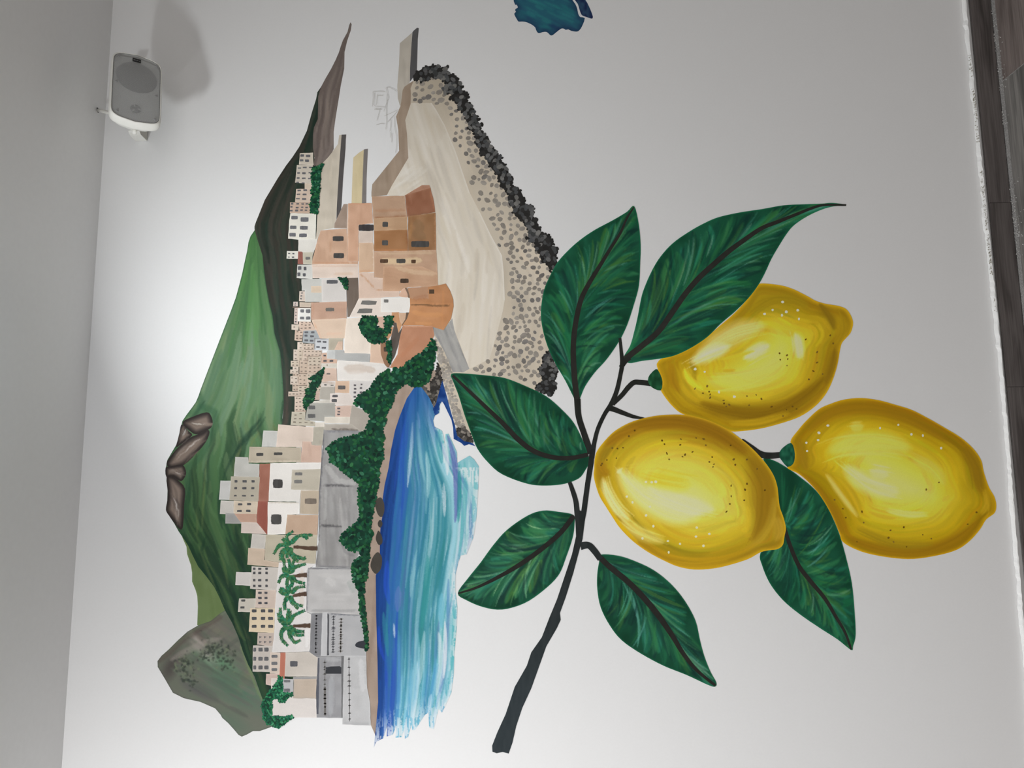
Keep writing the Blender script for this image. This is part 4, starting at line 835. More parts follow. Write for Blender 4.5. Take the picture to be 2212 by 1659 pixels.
house('K 240 793 622 800 602 1122 215 1112', (182, 173, 155), ';'.join('%d %d %d %d' % (x0 - (y0 - 842) // 22, y0, x1 - (y0 - 842) // 22, y1) for y0, y1 in ((842, 875), (935, 965), (1040, 1060)) for x0, x1 in ((286, 326), (392, 450), (512, 554))), (80, 80, 82), k=5)
house('K 100 848 237 850 217 1107 80 1102', (192, 190, 186), ang=1.57); house('K 103 1113 277 1120 272 1292 93 1292', (196, 191, 183))
house('K 275 1118 602 1125 582 1297 270 1287', (206, 190, 168), '330 1150 390 1178;452 1144 508 1175;320 1238 382 1266;440 1236 500 1266', (78, 78, 80))
house('K 168 1278 282 1285 387 1410 370 1422 163 1417', (158, 156, 152), k=6); house('K 283 1288 582 1292 582 1405 370 1402', (192, 155, 134))
house('K 378 1400 582 1405 722 1562 370 1542', (209, 193, 182)); house('K 595 1122 727 1125 722 1570 580 1405', (157, 90, 76), k=9, ang=1.57)
house('K 728 1130 1152 1140 1152 1292 985 1302 965 1562 725 1567', (226, 220, 213), '770 1296 910 1430', (74, 72, 70), k=5, seams=(('K 740 1132 1150 1138', 2.6, (172, 160, 142), .8),))
house('K 1165 978 1407 982 1397 1302 1155 1287', (192, 175, 153), '1220 1085 1375 1160 118 108 98', k=8)
house('K 988 1300 1397 1307 1387 1572 958 1557', (199, 169, 144), k=9, ang=1.57)
house('L 398 143 582 155 567 342 375 332', (200, 194, 185)); house('L 578 155 1262 158 1237 537 750 517 563 492', (194, 184, 162), k=8, ang=0)
house('L 348 330 567 340 557 492 757 522 752 587 333 552', (206, 185, 163), ang=0)
house('L 393 573 747 592 722 892 368 872', (201, 194, 185), ';'.join('%d %d %d %d' % (x0, y0, x1, y1) for y0, y1 in ((592, 622), (645, 680), (742, 775), (818, 850)) for x0, x1 in ((408, 442), (476, 520), (572, 606))), (78, 78, 80), k=5)
house('L 185 648 387 655 372 832 173 822', (206, 200, 194), k=6); house('L 448 883 717 890 707 1132 438 1122', (206, 188, 174), ';'.join('%d %d %d %d' % (x0, y0, x1, y1) for y0, y1 in ((910, 940), (978, 1008), (1046, 1076)) for x0, x1 in ((476, 525), (560, 602))), (78, 78, 82), ang=0)
house('L 223 998 447 1000 437 1132 370 1182 208 1177', (201, 194, 181), '252 1012 306 1042;240 1104 296 1134', (80, 80, 80), k=5)
house('L 373 1128 702 1130 687 1457 353 1442', (221, 202, 171), ';'.join('%d %d %d %d' % (x0, y0, x1, y1) for y0, y1 in ((1145, 1185), (1245, 1285), (1350, 1390)) for x0, x1 in ((393, 457), (512, 572), (608, 676))), (80, 80, 82), k=5)
house('L 473 1453 690 1455 685 1640 463 1612', (197, 181, 169), ';'.join('%d %d %d %d %d %d' % (x, y, x + 38, y + 8, x + 3, y + 32) for y in (1500, 1565) for x in (490, 553, 622)), (112, 108, 110), k=5)
house('L 752 522 1242 540 1125 620 1115 1180 1180 1210 1165 1659 M 1155 232 660 242 690 0 L 700 1130 720 890', (217, 213, 209), k=6, ang=1.57, name='terrace_wall', seams=(('L 1060 600 1050 1150', 9, (206, 192, 176), .5), ('L 1130 1400 M 1120 180', 8, (236, 234, 232), .6)))
# grey retaining terraces
GA, GBk = (162, 160, 158), (92, 92, 96)
gw = lambda p, o: (axis_brush(1.4, 20, 1.5, (3, 9), rim=0, alpha=(.3, .6))(p, o))
house('K 1470 178 1970 190 1980 900 1970 1300 1960 1480 1850 1659 L 1860 330 1770 480 1725 592 1240 582 K 1400 1659 1412 980 1440 610', GA, name='terrace_wall', brush=gw, seams=(('K 1474 190 1444 610 1415 980 1400 1640', 3.6, (84, 84, 90), .9), ('K 1460 915 1620 908 1860 920', 4.5, (82, 80, 82), .85), ('K 1420 1445 1560 1452 1710 1460', 4.5, (74, 72, 74), .85), ('K 1490 640 1650 850 1900 900', 12, (186, 184, 181), .6), ('K 1500 190 1940 195', 4, (112, 112, 118), .8), ('L 1250 570 1720 590', 3.5, (118, 118, 122), .8), ('K 1500 960 1490 1380', 5, (188, 187, 184), .5), ('L 1580 250 1640 390 1760 440', 6, (120, 119, 120), .6), ('L 1255 0 1245 570', 3, (96, 96, 102), .8)))
house('L 1138 592 1722 600 1752 760 1818 860 1833 1220 1118 1182', (192, 190, 188), name='terrace_wall', ang=0, k=14, seams=(('L 1142 600 1128 880 1122 1170', 3.4, (120, 120, 124), .8), ('L 1140 597 1710 602', 4, (108, 108, 112), .85), ('L 1170 1165 1790 1160', 6, (150, 149, 149), .7), ('L 1680 760 1720 850 1760 920', 13, (166, 170, 166), .7), ('L 1380 740 1500 820', 14, (204, 202, 199), .6)))
house('L 1400 1190 1838 1225 1900 1520 1912 1600 1918 1659 M 1918 0 1912 290 1410 288 1395 0', (183, 183, 184), name='terrace_wall', ang=1.57, k=8, seams=(('L 1400 1200 1835 1222', 3.4, (104, 106, 112), .85),))
house('L 1180 1200 1332 1200 1312 1659 M 1310 288 1170 303 1150 240 L 1165 1659', (138, 138, 141), name='terrace_wall', ang=1.57, k=9)
house('L 1330 1183 1397 1183 1392 1659 M 1387 292 1310 292 L 1312 1659', (196, 196, 197), name='terrace_ledge', ang=1.57, k=7)
house('L 1395 1195 1420 1215 1416 1659 M 1418 280 1390 282 1395 0', (92, 92, 96), name='terrace_ledge', ang=1.57, k=6)
house('M 1262 298 1585 298 1592 1112 1250 1107', (164, 164, 166), '1372 440 1440 428 1560 425 1585 440 1585 525 1370 525', (60, 62, 66), name='terrace_wall', ang=1.57, k=14, seams=(('M 1370 330 1560 340', 9, (190, 190, 191), .6), ('M 1440 1080 1450 560', 12, (182, 184, 188), .5)))
house('M 1252 320 1290 315 1280 1060 1245 1060', (92, 94, 104), name='terrace_ledge', ang=1.57, k=12)
house('M 1580 292 1617 292 1607 1112 1583 1112', (112, 112, 113), name='terrace_ledge', ang=1.57, k=6)
house('M 1615 285 1910 288 1922 700 1962 900 1972 1213 1595 1197', (197, 197, 197), name='terrace_wall', ang=0, k=12, seams=(('M 1600 1180 1965 1195', 8, (168, 168, 170), .6), ('M 1840 330 1870 760', 12, (214, 214, 214), .6)))
painted('archway', px('M 1905 92 1840 92 1790 108 1765 140 1775 165 1810 178 1905 187'), (54, 56, 62), town, None, None, smooth=3)
def railing(spec, w, col, ticks, tl):
    p = px(spec); rb = divide(ribbon(p, w), 5); V, T = fill(rb + (RNG.random(rb.shape) - .5) * .8); Vs, Ts, n0 = [V], [tuple(t) for t in T], len(V)
    for i in range(ticks):
        c = p[0] + (p[-1] - p[0]) * (i + .5 + random.uniform(-.3, .3)) / ticks; L = tl * random.uniform(.6, 1.2)
        V, T = fill(np.array([(c[0] - L, c[1] + 1.2), (c[0] - L * .3, c[1] - 1.6), (c[0] + L, c[1] - .6), (c[0] + L * .4, c[1] + 1.6)])); Vs.append(V); Ts += [tuple(k + n0 for k in t) for t in T]; n0 += len(V)
    paint_mesh('railing', np.concatenate(Vs), Ts, np.tile(np.asarray(col, float), (n0, 1)), town, next_layer())
railing('L 1478 1225 1470 1659 M 1470 250', 1.4, (104, 104, 108), 15, 5); railing('L 1578 1260 1572 1659 M 1570 250', 2.6, (138, 134, 130), 14, 5.5); railing('L 1250 1220 1240 1659 M 1245 255', 2.6, (104, 104, 106), 12, 4.5)
railing('M 1362 335 1362 740', 1.6, (116, 114, 112), 7, 4.5); railing('M 1362 700 1366 1078', 4.6, (110, 107, 104), 6, 4.5); railing('M 1682 305 1692 1155', 1.6, (104, 102, 102), 10, 4.5)
# low end houses
house('M 408 148 667 155 637 502 403 497', (202, 193, 184), ';'.join('%d %d %d %d' % (x0, y0, x1, y1) for y0, y1 in ((178, 230), (300, 352), (415, 468)) for x0, x1 in ((412, 452), (480, 538), (558, 616))), (96, 96, 98), k=5)
house('M 838 243 1152 235 1268 310 1258 562 828 560', (207, 198, 187), '900 355 1000 430', (92, 92, 96), ang=0); house('M 638 238 772 245 767 533 633 522', (214, 198, 183), '652 275 736 312;652 365 732 408;654 450 730 488', (110, 110, 112), k=5)
house('M 583 528 762 528 762 590 650 682 578 667', (209, 184, 173)); house('M 650 580 822 588 797 792 648 732', (217, 208, 199))
house('M 773 243 842 243 827 592 758 565', (196, 121, 98), k=8, ang=1.57); house('M 650 862 830 800 947 810 1247 858 1252 1108 648 1103', (222, 215, 209), ang=0, k=5)
house('M 940 568 1262 558 1257 602 940 607', (168, 166, 164), k=6, ang=0); house('M 803 588 947 600 937 803 793 792', (192, 191, 192), '818 606 904 640;818 722 902 764', (112, 112, 114), k=5)
house('M 948 598 1252 594 1242 852 943 852', (202, 185, 167), k=7, ang=0, seams=(('M 944 600 942 850 1240 852', 3, (172, 166, 158), .8),))

# foliage
GREENS = [(20, 64, 44), (24, 76, 48), (16, 52, 38), (32, 84, 48), (20, 70, 50), (14, 44, 36), (42, 98, 58), (52, 106, 78)]
def foliage(name, outline, r, dens, pal=GREENS, base=(20, 58, 42)):
    o = painted(name, divide(outline, r) + (RNG.random((len(divide(outline, r)), 2)) - .5) * r * .4, base, town, lambda p, oo: p.C.__iadd__(((noise2(p.V[:, 0] / 9, p.V[:, 1] / 9) - .5) * 26)[:, None] * np.array([.5, 1, .7])), 4.0)
    its = []
    for q in divide(outline, r * 1.05): its.append((q[0] + random.gauss(0, .6), q[1] + random.gauss(0, .6), r * random.uniform(.45, .75), r * random.uniform(.4, .65), random.uniform(0, 3), jig(ch(pal[:5]), 7)))
    n = int(abs(np.sum(outline[:, 0]*np.roll(outline[:, 1], -1) - np.roll(outline[:, 0], -1)*outline[:, 1])) / 2 / (r * r) * dens)
    for q in scatter(min(n, 900), outline, r * .45):
        k = noise2(np.array([q[0] / 22]), np.array([q[1] / 22]))[0]; c = ch(pal[:6]) if random.random() < .55 + .5 * (.5 - k) else ch(pal[3:])
        its.append((q[0], q[1], r * random.uniform(.5, .95), r * random.uniform(.35, .6), random.uniform(0, 3), jig(c, 9)))
    dabs('leaf_dabs', its, o, next_layer(), outline.mean(0), 9); next_layer(len(its) * DZ)
    return o
BELT = px('D 1220 1110 1290 1000 1380 950 1480 890 1540 770 1640 650 1755 590 1778 640 1790 722 1805 650 1850 570 1990 550 2100 450 G 540 490 640 440 700 380 720 350 750 285 780 310 797 400 765 385 782 480 760 600 710 760 640 800 560 810 460 780 380 820 350 850 320 920 300 1010 250 1080 220 1150 225 1230 185 1300 205 1400 180 1500 195 1600 K 2200 700 2190 870 2160 1020 2140 1150 2110 1300 2080 1480 2110 1560 2080 1659 L 1960 90 1990 130 1950 290 1950 460 1930 560 1910 720 1870 800 1870 960 1890 1150 1905 1320 1925 1560 1925 1659 M 1922 210 1905 200 1905 60 L 1898 1540 1880 1380 1850 1250 1830 1150 1830 1040 1815 880 1750 780 1720 610 1760 500 1860 440 1830 380 1850 340 1750 370 1680 350 1565 230 1600 150 1700 70 1800 0 K 1900 1450 1960 1300 1940 1150 1930 950 1960 890 1830 800 1740 740 1660 660 1560 600 1555 520 1510 430 1590 350 1710 290 1900 250 2020 190 2080 60 2090 0 D 1480 1290 1370 1200')
foliage('tree_belt', BELT, 6.5, .8)
foliage('tree', px('C 1350 1135 1555 1140 1590 1210 1560 1260 1620 1330 1690 1360 1700 1410 1720 1400 1700 1290 1710 1210 1690 1140 1825 1130 1825 1220 1780 1380 1700 1460 1730 1500 1700 1540 1620 1545 1540 1565 1440 1510 1340 1390 1290 1270 1330 1170'), 5.0, .8)
foliage('tree', px('D 1730 130 1800 120 1812 230 1800 400 1785 482 1740 410 1760 310 1730 220'), 3.8, .7)
foliage('tree', px('D 735 560 720 640 690 730 660 830 600 880 580 1000 560 1080 500 1110 440 1215 415 1150 410 1070 450 1000 450 900 510 870 520 810 570 770 500 720 560 690 640 640'), 4.4, .8)
foliage('hedge', px('B 560 310 660 290 690 250 720 262 690 330 680 400 668 520 660 640 650 800 640 950 628 1045 525 1020 530 960 505 900 530 860 545 760 530 680 560 600 535 480 545 380'), 4.4, .8)
foliage('shrub', px('C 965 518 1100 520 1110 600 1108 695 1080 690 1040 615 1000 570'), 3.6, .8)
foliage('tree', px('M 750 555 795 580 800 690 790 780 920 790 935 815 850 850 830 900 770 905 730 860 680 840 655 880 660 1000 660 1090 800 1100 920 1085 945 1105 880 1150 750 1245 600 1190 545 1120 550 1040 515 960 540 900 600 800 680 700 740 620'), 4.2, .9, [(24, 92, 62), (30, 112, 72), (18, 72, 54), (48, 124, 82), (26, 98, 72), (20, 80, 56), (70, 146, 104)])
# palms
PG = [(40, 100, 70), (54, 110, 72), (62, 112, 68), (50, 126, 94), (74, 116, 74), (34, 88, 62)]
PALMS = [('L 1262 336 1180 335 1100 330 1020 320 945 318', ['900 290 850 190 930 115', '910 270 1000 180 1100 160 1185 160', '1060 165 1100 175 1125 205', '880 290 760 300 690 400', '880 330 790 380 770 480', '900 330 940 420 1060 470 1095 465', '900 340 920 430 1000 505', '850 350 800 430 810 495', '880 250 840 240 805 215', '870 320 860 380 860 450']),
         ('L 1122 690 1060 692 1000 700 940 706', ['900 670 830 590 820 500', '910 660 960 590 1095 545', '900 670 930 560 950 500', '880 690 790 710 750 785', '890 700 860 780 860 860', '920 700 980 770 1085 800', '900 640 900 560 880 490', '900 700 930 780 920 840', '870 670 830 640 810 600']),
         ('L 1118 940 1060 945 1000 955 935 968', ['880 950 800 880 770 890', '890 930 890 860 930 800', '920 930 990 860 1085 845', '880 970 830 1050 830 1140', '900 970 960 1070 1055 1100', '910 970 930 1060 1000 1130', '870 940 800 930 765 905']),
         ('L 1170 1362 1100 1362 1020 1366 940 1365', ['860 1340 780 1240 770 1140', '870 1320 870 1230 880 1150', '890 1320 950 1230 1085 1165', '860 1370 790 1440 790 1540 860 1620', '880 1380 900 1500 960 1580 1025 1560', '890 1370 970 1430 1075 1440', '890 1380 960 1480 1070 1485', '850 1350 770 1300 745 1210', '870 1350 900 1280 900 1180'])]
for trunk, fr in PALMS:
    t = catmull(px(trunk), 4, False); o = painted('palm_tree', divide(ribbon(t, np.linspace(8.5, 4.5, len(t)) + RNG.random(len(t)) * 2.5), 2.5), (84, 66, 54), town, axis_brush(3, 16, 1.3, (2, 4)), 2.0)
    its = []
    for s_ in fr:
        c = divide(catmull(px('L ' + s_), 5, False), 2.6, False); g = np.gradient(c, axis=0)
        for i, (q, d) in enumerate(zip(c, g)):
            a = math.atan2(d[1], d[0]); s = 4.2 * (1 - .45 * i / len(c)) * random.uniform(.8, 1.15)
            for sd in (-1, 1): its.append((q[0] + math.cos(a + sd * .9) * s * .7, q[1] + math.sin(a + sd * .9) * s * .7, s, s * .45, a + sd * .75, jig(ch(PG), 8)))
    random.shuffle(its); cp = dabs('crown', its, o, next_layer(), (600, 1250), 6, True); next_layer(len(its) * DZ)
# pencil lines of a part not painted yet
mbV, mbT, n0 = [], [], 0
for s_ in ('250 272 400 265 505 280', '250 275 255 400 235 590', '285 300 265 540 310 585 500 600', '335 330 325 550', '350 355 470 358', '285 625 445 648 280 648', '390 655 360 780 330 880', '525 180 600 185 690 225 755 270', '525 195 550 290 580 410', '545 330 540 500 480 690', '545 490 530 700 535 900 520 1070', '490 785 620 730 785 650', '555 915 640 820 760 690', '320 970 420 950 490 955', '630 850 620 1000 605 1110', '615 1120 625 1240', '650 1150 645 1340', '695 800 700 960 740 1200 750 1350 725 1560', '575 420 545 480'):
    rb = ribbon(divide(px('SK ' + s_), 6, False), .75); V, T = fill(rb); mbV.append(V); mbT += [tuple(i + n0 for i in t) for t in T]; n0 += len(V)
paint_mesh('pencil_sketch', np.concatenate(mbV), mbT, np.tile([158., 155, 150], (n0, 1)), town, next_layer(), (830, 250))

# ================================================================== mural 2: lemon branch
LAYER_TOP = LAYER; LAYER = LAYER_SEA
lemon_m = thing('lemon_branch_mural', 'painted mural of a lemon branch with three lemons and glossy green leaves', 'mural', tuple(on_wall((1600.0, 1000.0))))
BK = (36, 40, 38)
def bark(p, o): 
    y = p.V[:, 1]; s = np.clip((y - 900) / 600, 0, 1)[:, None]; p.C[:] = np.array([33, 34, 31.]) * (1 - s) + np.array([47, 54, 57.]) * s
    p.C += ((noise2(p.V[:, 0] / 5, p.V[:, 1] / 24) - .5) * 9)[:, None]
def twig(pts, w): return painted('twig', ribbon(catmull(pts, 5, False), np.interp(np.linspace(0, 1, (len(pts) - 1) * 5 + 1), np.linspace(0, 1, len(pts)), w)), BK, lemon_m, bark, 4)
LG = [(13, 48, 40), (18, 70, 50), (26, 94, 60), (38, 104, 58), (11, 38, 36), (64, 108, 48), (34, 112, 88), (15, 54, 44), (24, 84, 60), (12, 42, 38), (46, 112, 70)]
def leaf(outline, rib, pal=LG, hi=((86, 150, 134), (76, 132, 80), (104, 150, 120), (62, 140, 110)), n=330, ribw=(12, 6), lift=0.0, name='leaf'):
    o = catmull(px(outline), 4); m = catmull(px(rib), 5, False)
    bi, ti = np.argmin(np.hypot(*(o - m[0]).T)), np.argmin(np.hypot(*(o - m[-1]).T)); N = len(o)
    A = o[[(bi + i) % N for i in range((ti - bi) % N + 1)]]; B = o[[(bi - i) % N for i in range((bi - ti) % N + 1)]]
    at = lambda c, t: np.array([np.interp(t * (len(c) - 1), np.arange(len(c)), c[:, k]) for k in (0, 1)])
    def br(p, oo):
        p.C += ((noise2(p.V[:, 0] / 30, p.V[:, 1] / 30) - .5) * 26)[:, None] * np.array([.5, 1, .8])
        for i in range(n):
            S = ch([A, B]); t0 = random.uniform(0, .8); t1 = min(.995, t0 + random.uniform(.14, .42)); a, b = at(m, t0), at(S, t1)
            c = at(m, min(1, t0 + (t1 - t0) * .6)) * .6 + b * .4; f0, f1 = random.uniform(0, .4), random.uniform(.6, 1.0)
            tt = np.linspace(f0, f1, 8)[:, None]; pts = (1 - tt)**2 * a + 2 * tt * (1 - tt) * c + tt * tt * b
            r = random.random(); big = i < n * .4; col = ch(hi) if (r > .84 and not big) else ch(pal)
            wd_ = random.uniform(9, 22) if big else (random.uniform(2, 7) if r <= .84 else random.uniform(2, 5.5))
            p.stroke(pts, wd_, jig(np.asarray(col) + lift, 5), random.uniform(.45, .85) if big else random.uniform(.3, .75), 4.0 if big else 2.0, .3)
        d, _, _ = dist_line(p.V, oo, True); k = np.clip(1.2 - d / 2.2, 0, 1)[:, None] * .6; p.C += (np.array([22, 112, 76.]) + lift - p.C) * k
    L = painted(name, o, (18, 66, 46), lemon_m, br, 2.1)
    w = np.interp(np.linspace(0, 1, len(m)), [0, .5, 1], [ribw[0], (ribw[0] + ribw[1]) / 2, ribw[1] * .4])
    V, T = fill(ribbon(m, w)); paint_mesh('midrib', V, T, np.tile([34., 33, 30], (len(V), 1)) + RNG.random((len(V), 1)) * 5, L, LAYER + 3e-6, o.mean(0)); next_layer()
    return L
def lemon(outline, pale, dark, hl, rimshade, ctr=None, dim=0):
    o = catmull(px(outline), 4); c0 = o.mean(0) if ctr is None else np.array(ctr)
    def br(p, oo):
        d, _, _ = dist_line(p.V, oo, True); t = d / 150.0
        k = [0, .03, .07, .2, .42, .7, 1.0]; pal = np.array([(192, 154, 26), (168, 132, 20), (146, 114, 16), (168, 138, 22), (192, 166, 36), (208, 188, 66), (216, 202, 104)], float) - dim
        for c in range(3): p.C[:, c] = np.interp(t, k, pal[:, c])
        for (x, y, rx, ry, a, col, al) in rimshade: p.blob(np.array([x, y]), (rx, ry), col, al, a)
        N = len(oo)
        for i in range(430):
            s = random.uniform(.3, .985); st = random.randrange(N); ln = random.randint(int(N * .05), int(N * .2)); idx = [(st + j) % N for j in range(0, ln, max(1, ln // 7))]
            pts = c0 + (oo[idx] - c0) * s; q = pts[len(pts) // 2]; kk = np.argmin(((p.V - q) ** 2).sum(1)); base = p.C[kk]
            p.stroke(pts, random.uniform(3, 11), base * random.uniform(.86, 1.1) + RNG.normal(0, 5, 3) * np.array([1, 1, .6]), random.uniform(.25, .6), 2.4, .35)
        for (pts, w, col, al) in hl:
            q = catmull(px(pts), 5, False); dk = sum(col) < 310
            if dk: p.stroke(q, w * 2.1, col, al * .55, w * 1.1, .3, .2)
            p.stroke(q, w * (1.15 if dk else 1), col, al, w * .45, .3, .25)
            for j in range(5):
                o_ = RNG.normal(0, w * .32, 2); p.stroke(q + o_, random.uniform(2, 5), np.asarray(col, float) * random.uniform(.88, 1.1), .5, 2, .35)
        m = np.clip(1.2 - d / 3.0, 0, 1)[:, None] * .7; p.C += (np.array([192, 152, 24.]) - dim - p.C) * m
    L = painted('lemon', o, (200, 170, 40), lemon_m, br, 2.1); off = next_layer(); its = []
    kx, ky, ks = CR[outline.split()[0]]
    for q in px(pale): its.append((q[0], q[1], random.uniform(2.2, 3.6), random.uniform(2.2, 3.6), 0, (226, 216, 168)))
    for q in px(dark): its.append((q[0], q[1], random.uniform(1.5, 3.2), random.uniform(1.3, 2.4), random.uniform(0, 3), jig((98, 74, 20), 14)))
    dabs('speckles', its, L, off, o.mean(0), 8); next_layer()
    return L
LEAF6 = 'W 320 115 400 125 510 185 620 265 720 350 800 450 860 570 920 720 970 900 1010 1080 1030 1280 1040 1480 1020 1570 1005 1602 900 1520 760 1430 600 1320 470 1210 370 1080 310 940 297 850 380 700 400 300'
DG, OLV = (112, 84, 10), (148, 124, 20)
lemon('R 180 930 190 885 230 850 350 815 500 750 680 630 800 530 950 400 1080 260 1150 160 1195 108 1280 105 1430 125 1550 165 1680 230 1760 275 1860 305 1980 325 2060 355 2110 420 2133 500 2110 590 2060 650 2020 700 2000 780 1975 920 1920 1090 1850 1220 1750 1330 1600 1430 1400 1500 1200 1550 1000 1575 900 1572 760 1520 600 1450 430 1400 330 1320 250 1220 215 1150 235 1080',
      'R 1430 288 1332 367 1252 406 1425 420 1468 385 1582 370 1594 457 560 955 655 983 798 1183 950 1230',
      'R 1662 660 1905 620 1935 700 1775 787 1400 797 1475 817 1482 855 1408 862 1475 920 1774 890 1738 975 1830 1005 1692 1058 558 1150 680 1125 638 1195 700 1180 710 1208 710 1240 843 1268 848 1298 870 1328 900 1310 1077 1224 1168 1212 1220 1252 1098 1315 1320 1330 1530 1328 1570 1352 1470 1360 1435 1422',
      [('R 600 850 800 690 1000 580 1250 520', 44, (212, 200, 128), .75), ('R 1050 850 1200 760 1300 720', 26, (226, 216, 160), .8), ('R 700 1080 950 1070 1250 1000 1450 880', 40, (210, 194, 90), .6), ('R 1560 600 1590 720 1600 850', 22, (224, 214, 156), .75), ('R 520 890 700 800 900 730', 30, (226, 216, 166), .7), ('R 450 950 500 1060 640 1160', 14, (220, 194, 50), .7), ('R 790 860 1000 820 1150 770', 6, (206, 172, 44), .7), ('R 840 965 960 960', 5, (188, 158, 36), .7),
       ('R 1100 400 1300 270 1500 260 1680 330', 20, OLV, .7), ('R 1800 300 1900 440 1950 560', 10, (122, 96, 18), .7), ('R 2000 420 2020 560 1960 700', 20, (160, 130, 22), .6), ('R 620 1290 900 1370 1200 1400 1450 1340 1700 1180 1850 1040', 22, (122, 92, 12), .75), ('R 330 900 330 1050 400 1180', 14, (150, 112, 16), .7), ('R 1950 760 1930 900 1860 1100', 14, (128, 98, 16), .7), ('R 900 1500 1200 1480 1500 1390', 12, (176, 144, 24), .7)],
      [(1550, 890, 150, 16, -.1, DG, .6), (1760, 790, 20, 70, .35, OLV, .5), (1690, 660, 70, 22, .3, OLV, .5)])
leaf('Q 30 1500 90 1390 130 1250 160 1120 190 960 220 860 290 700 370 570 480 450 620 350 760 270 900 210 1100 165 1300 135 1500 100 1700 90 1850 85 1950 78 2080 97 1960 110 1850 140 1720 200 1600 280 1530 360 1460 470 1390 590 1330 720 1270 830 1180 950 1050 1080 920 1190 800 1310 650 1410 500 1480 360 1510 200 1530 80 1550', 'Q 20 1540 60 1500 200 1390 350 1260 480 1080 600 910 720 770 860 640 1000 520 1150 410 1300 310 1450 250 1600 190 1750 130 1870 98 2075 98', n=420, ribw=(13, 10))
leaf(LEAF6, 'W 440 560 480 640 530 790 600 950 700 1080 800 1200 890 1350 960 1470 1005 1598', ribw=(8, 11), n=330)
lemon('T 470 420 530 330 600 250 700 160 800 115 900 85 1030 73 1170 90 1300 125 1430 165 1560 230 1700 310 1830 390 1930 480 1990 570 2010 660 2050 780 2095 860 2110 930 2095 990 2030 1040 1980 1120 1900 1210 1800 1280 1650 1325 1450 1355 1270 1345 1080 1310 950 1260 880 1210 860 1150 800 1010 720 870 640 770 540 680 445 630 490 590 505 510',
      'T 768 292 697 350 690 408 597 430 602 495 1183 313 1329 287 1433 362 1525 372 1670 472', 'T 1653 745 1552 802 822 884 888 955 911 1026 1040 978 1053 1065 1267 1126 1373 1102 1252 1185 1291 1219 1000 1218 1524 1162 1592 1193 1395 1258 1882 1078 1952 983',
      [('T 780 500 950 440 1200 430 1420 470', 46, (212, 192, 92), .7), ('T 900 620 1050 740 1200 800 1330 830', 38, (222, 208, 140), .75), ('T 1100 660 1250 690', 22, (224, 210, 140), .6), ('T 950 310 1050 300', 20, (208, 188, 90), .6), ('T 1240 970 1400 1000 1560 1000', 13, (212, 194, 106), .6), ('T 1450 560 1600 640 1700 760', 26, (206, 184, 76), .5), ('T 560 680 700 860 800 1010 880 1150', 18, (130, 94, 14), .7), ('T 750 680 860 840 1000 1020', 10, (204, 186, 104), .5),
       ('T 620 320 800 190 1050 150 1350 210 1700 400', 20, (138, 104, 14), .75), ('T 1850 470 1950 640 1980 820', 18, (130, 100, 16), .75), ('T 960 1200 1250 1290 1550 1290 1800 1190 1960 1060', 18, (138, 102, 12), .75), ('T 1000 1110 1300 1230 1600 1240', 12, (140, 116, 20), .5), ('T 540 400 560 540 600 640', 18, (136, 106, 18), .7), ('T 2020 800 2040 920 1990 1000', 14, (176, 144, 30), .6)],
      [(2100, 1030, 26, 70, .3, OLV, .4), (1770, 1120, 40, 30, .8, (150, 110, 16), .5)], dim=8)
leaf('P 795 88 740 130 640 190 500 265 390 340 300 420 220 510 160 620 120 720 98 870 110 1000 150 1140 210 1270 280 1390 340 1510 370 1560 395 1510 430 1430 500 1330 590 1230 680 1100 740 980 790 830 830 680 840 500 843 380 830 230', 'P 372 1555 352 1400 340 1200 345 1060 365 920 400 780 460 660 540 530 620 400 690 290 740 180 792 95', ribw=(13, 8))
twig([(1278, 990), (1284, 955), (1292, 925), (1306, 895), (1320, 873), (1332, 845), (1340, 810), (1344, 785), (1342, 760), (1339, 730)], [12, 9.5, 9, 9, 10, 10, 9, 10, 7.5, 6])
twig([(1341, 794), (1350, 781), (1360, 772)], [10, 11, 11])
twig([(1323, 873), (1343, 854), (1357, 837), (1369, 826.5), (1382, 826), (1406, 828.5)], [10, 10, 11, 11, 11, 12])
twig([(1312, 884), (1322, 883), (1343, 891), (1368, 900), (1392, 904)], [8, 12, 10, 8, 3])
twig([(1603, 949), (1625, 967), (1643, 981), (1664, 984.5), (1690, 982)], [4, 10, 14, 14, 12])
twig([(1276, 980), (1262, 938), (1250, 900), (1247, 862)], [15, 13, 13, 14])
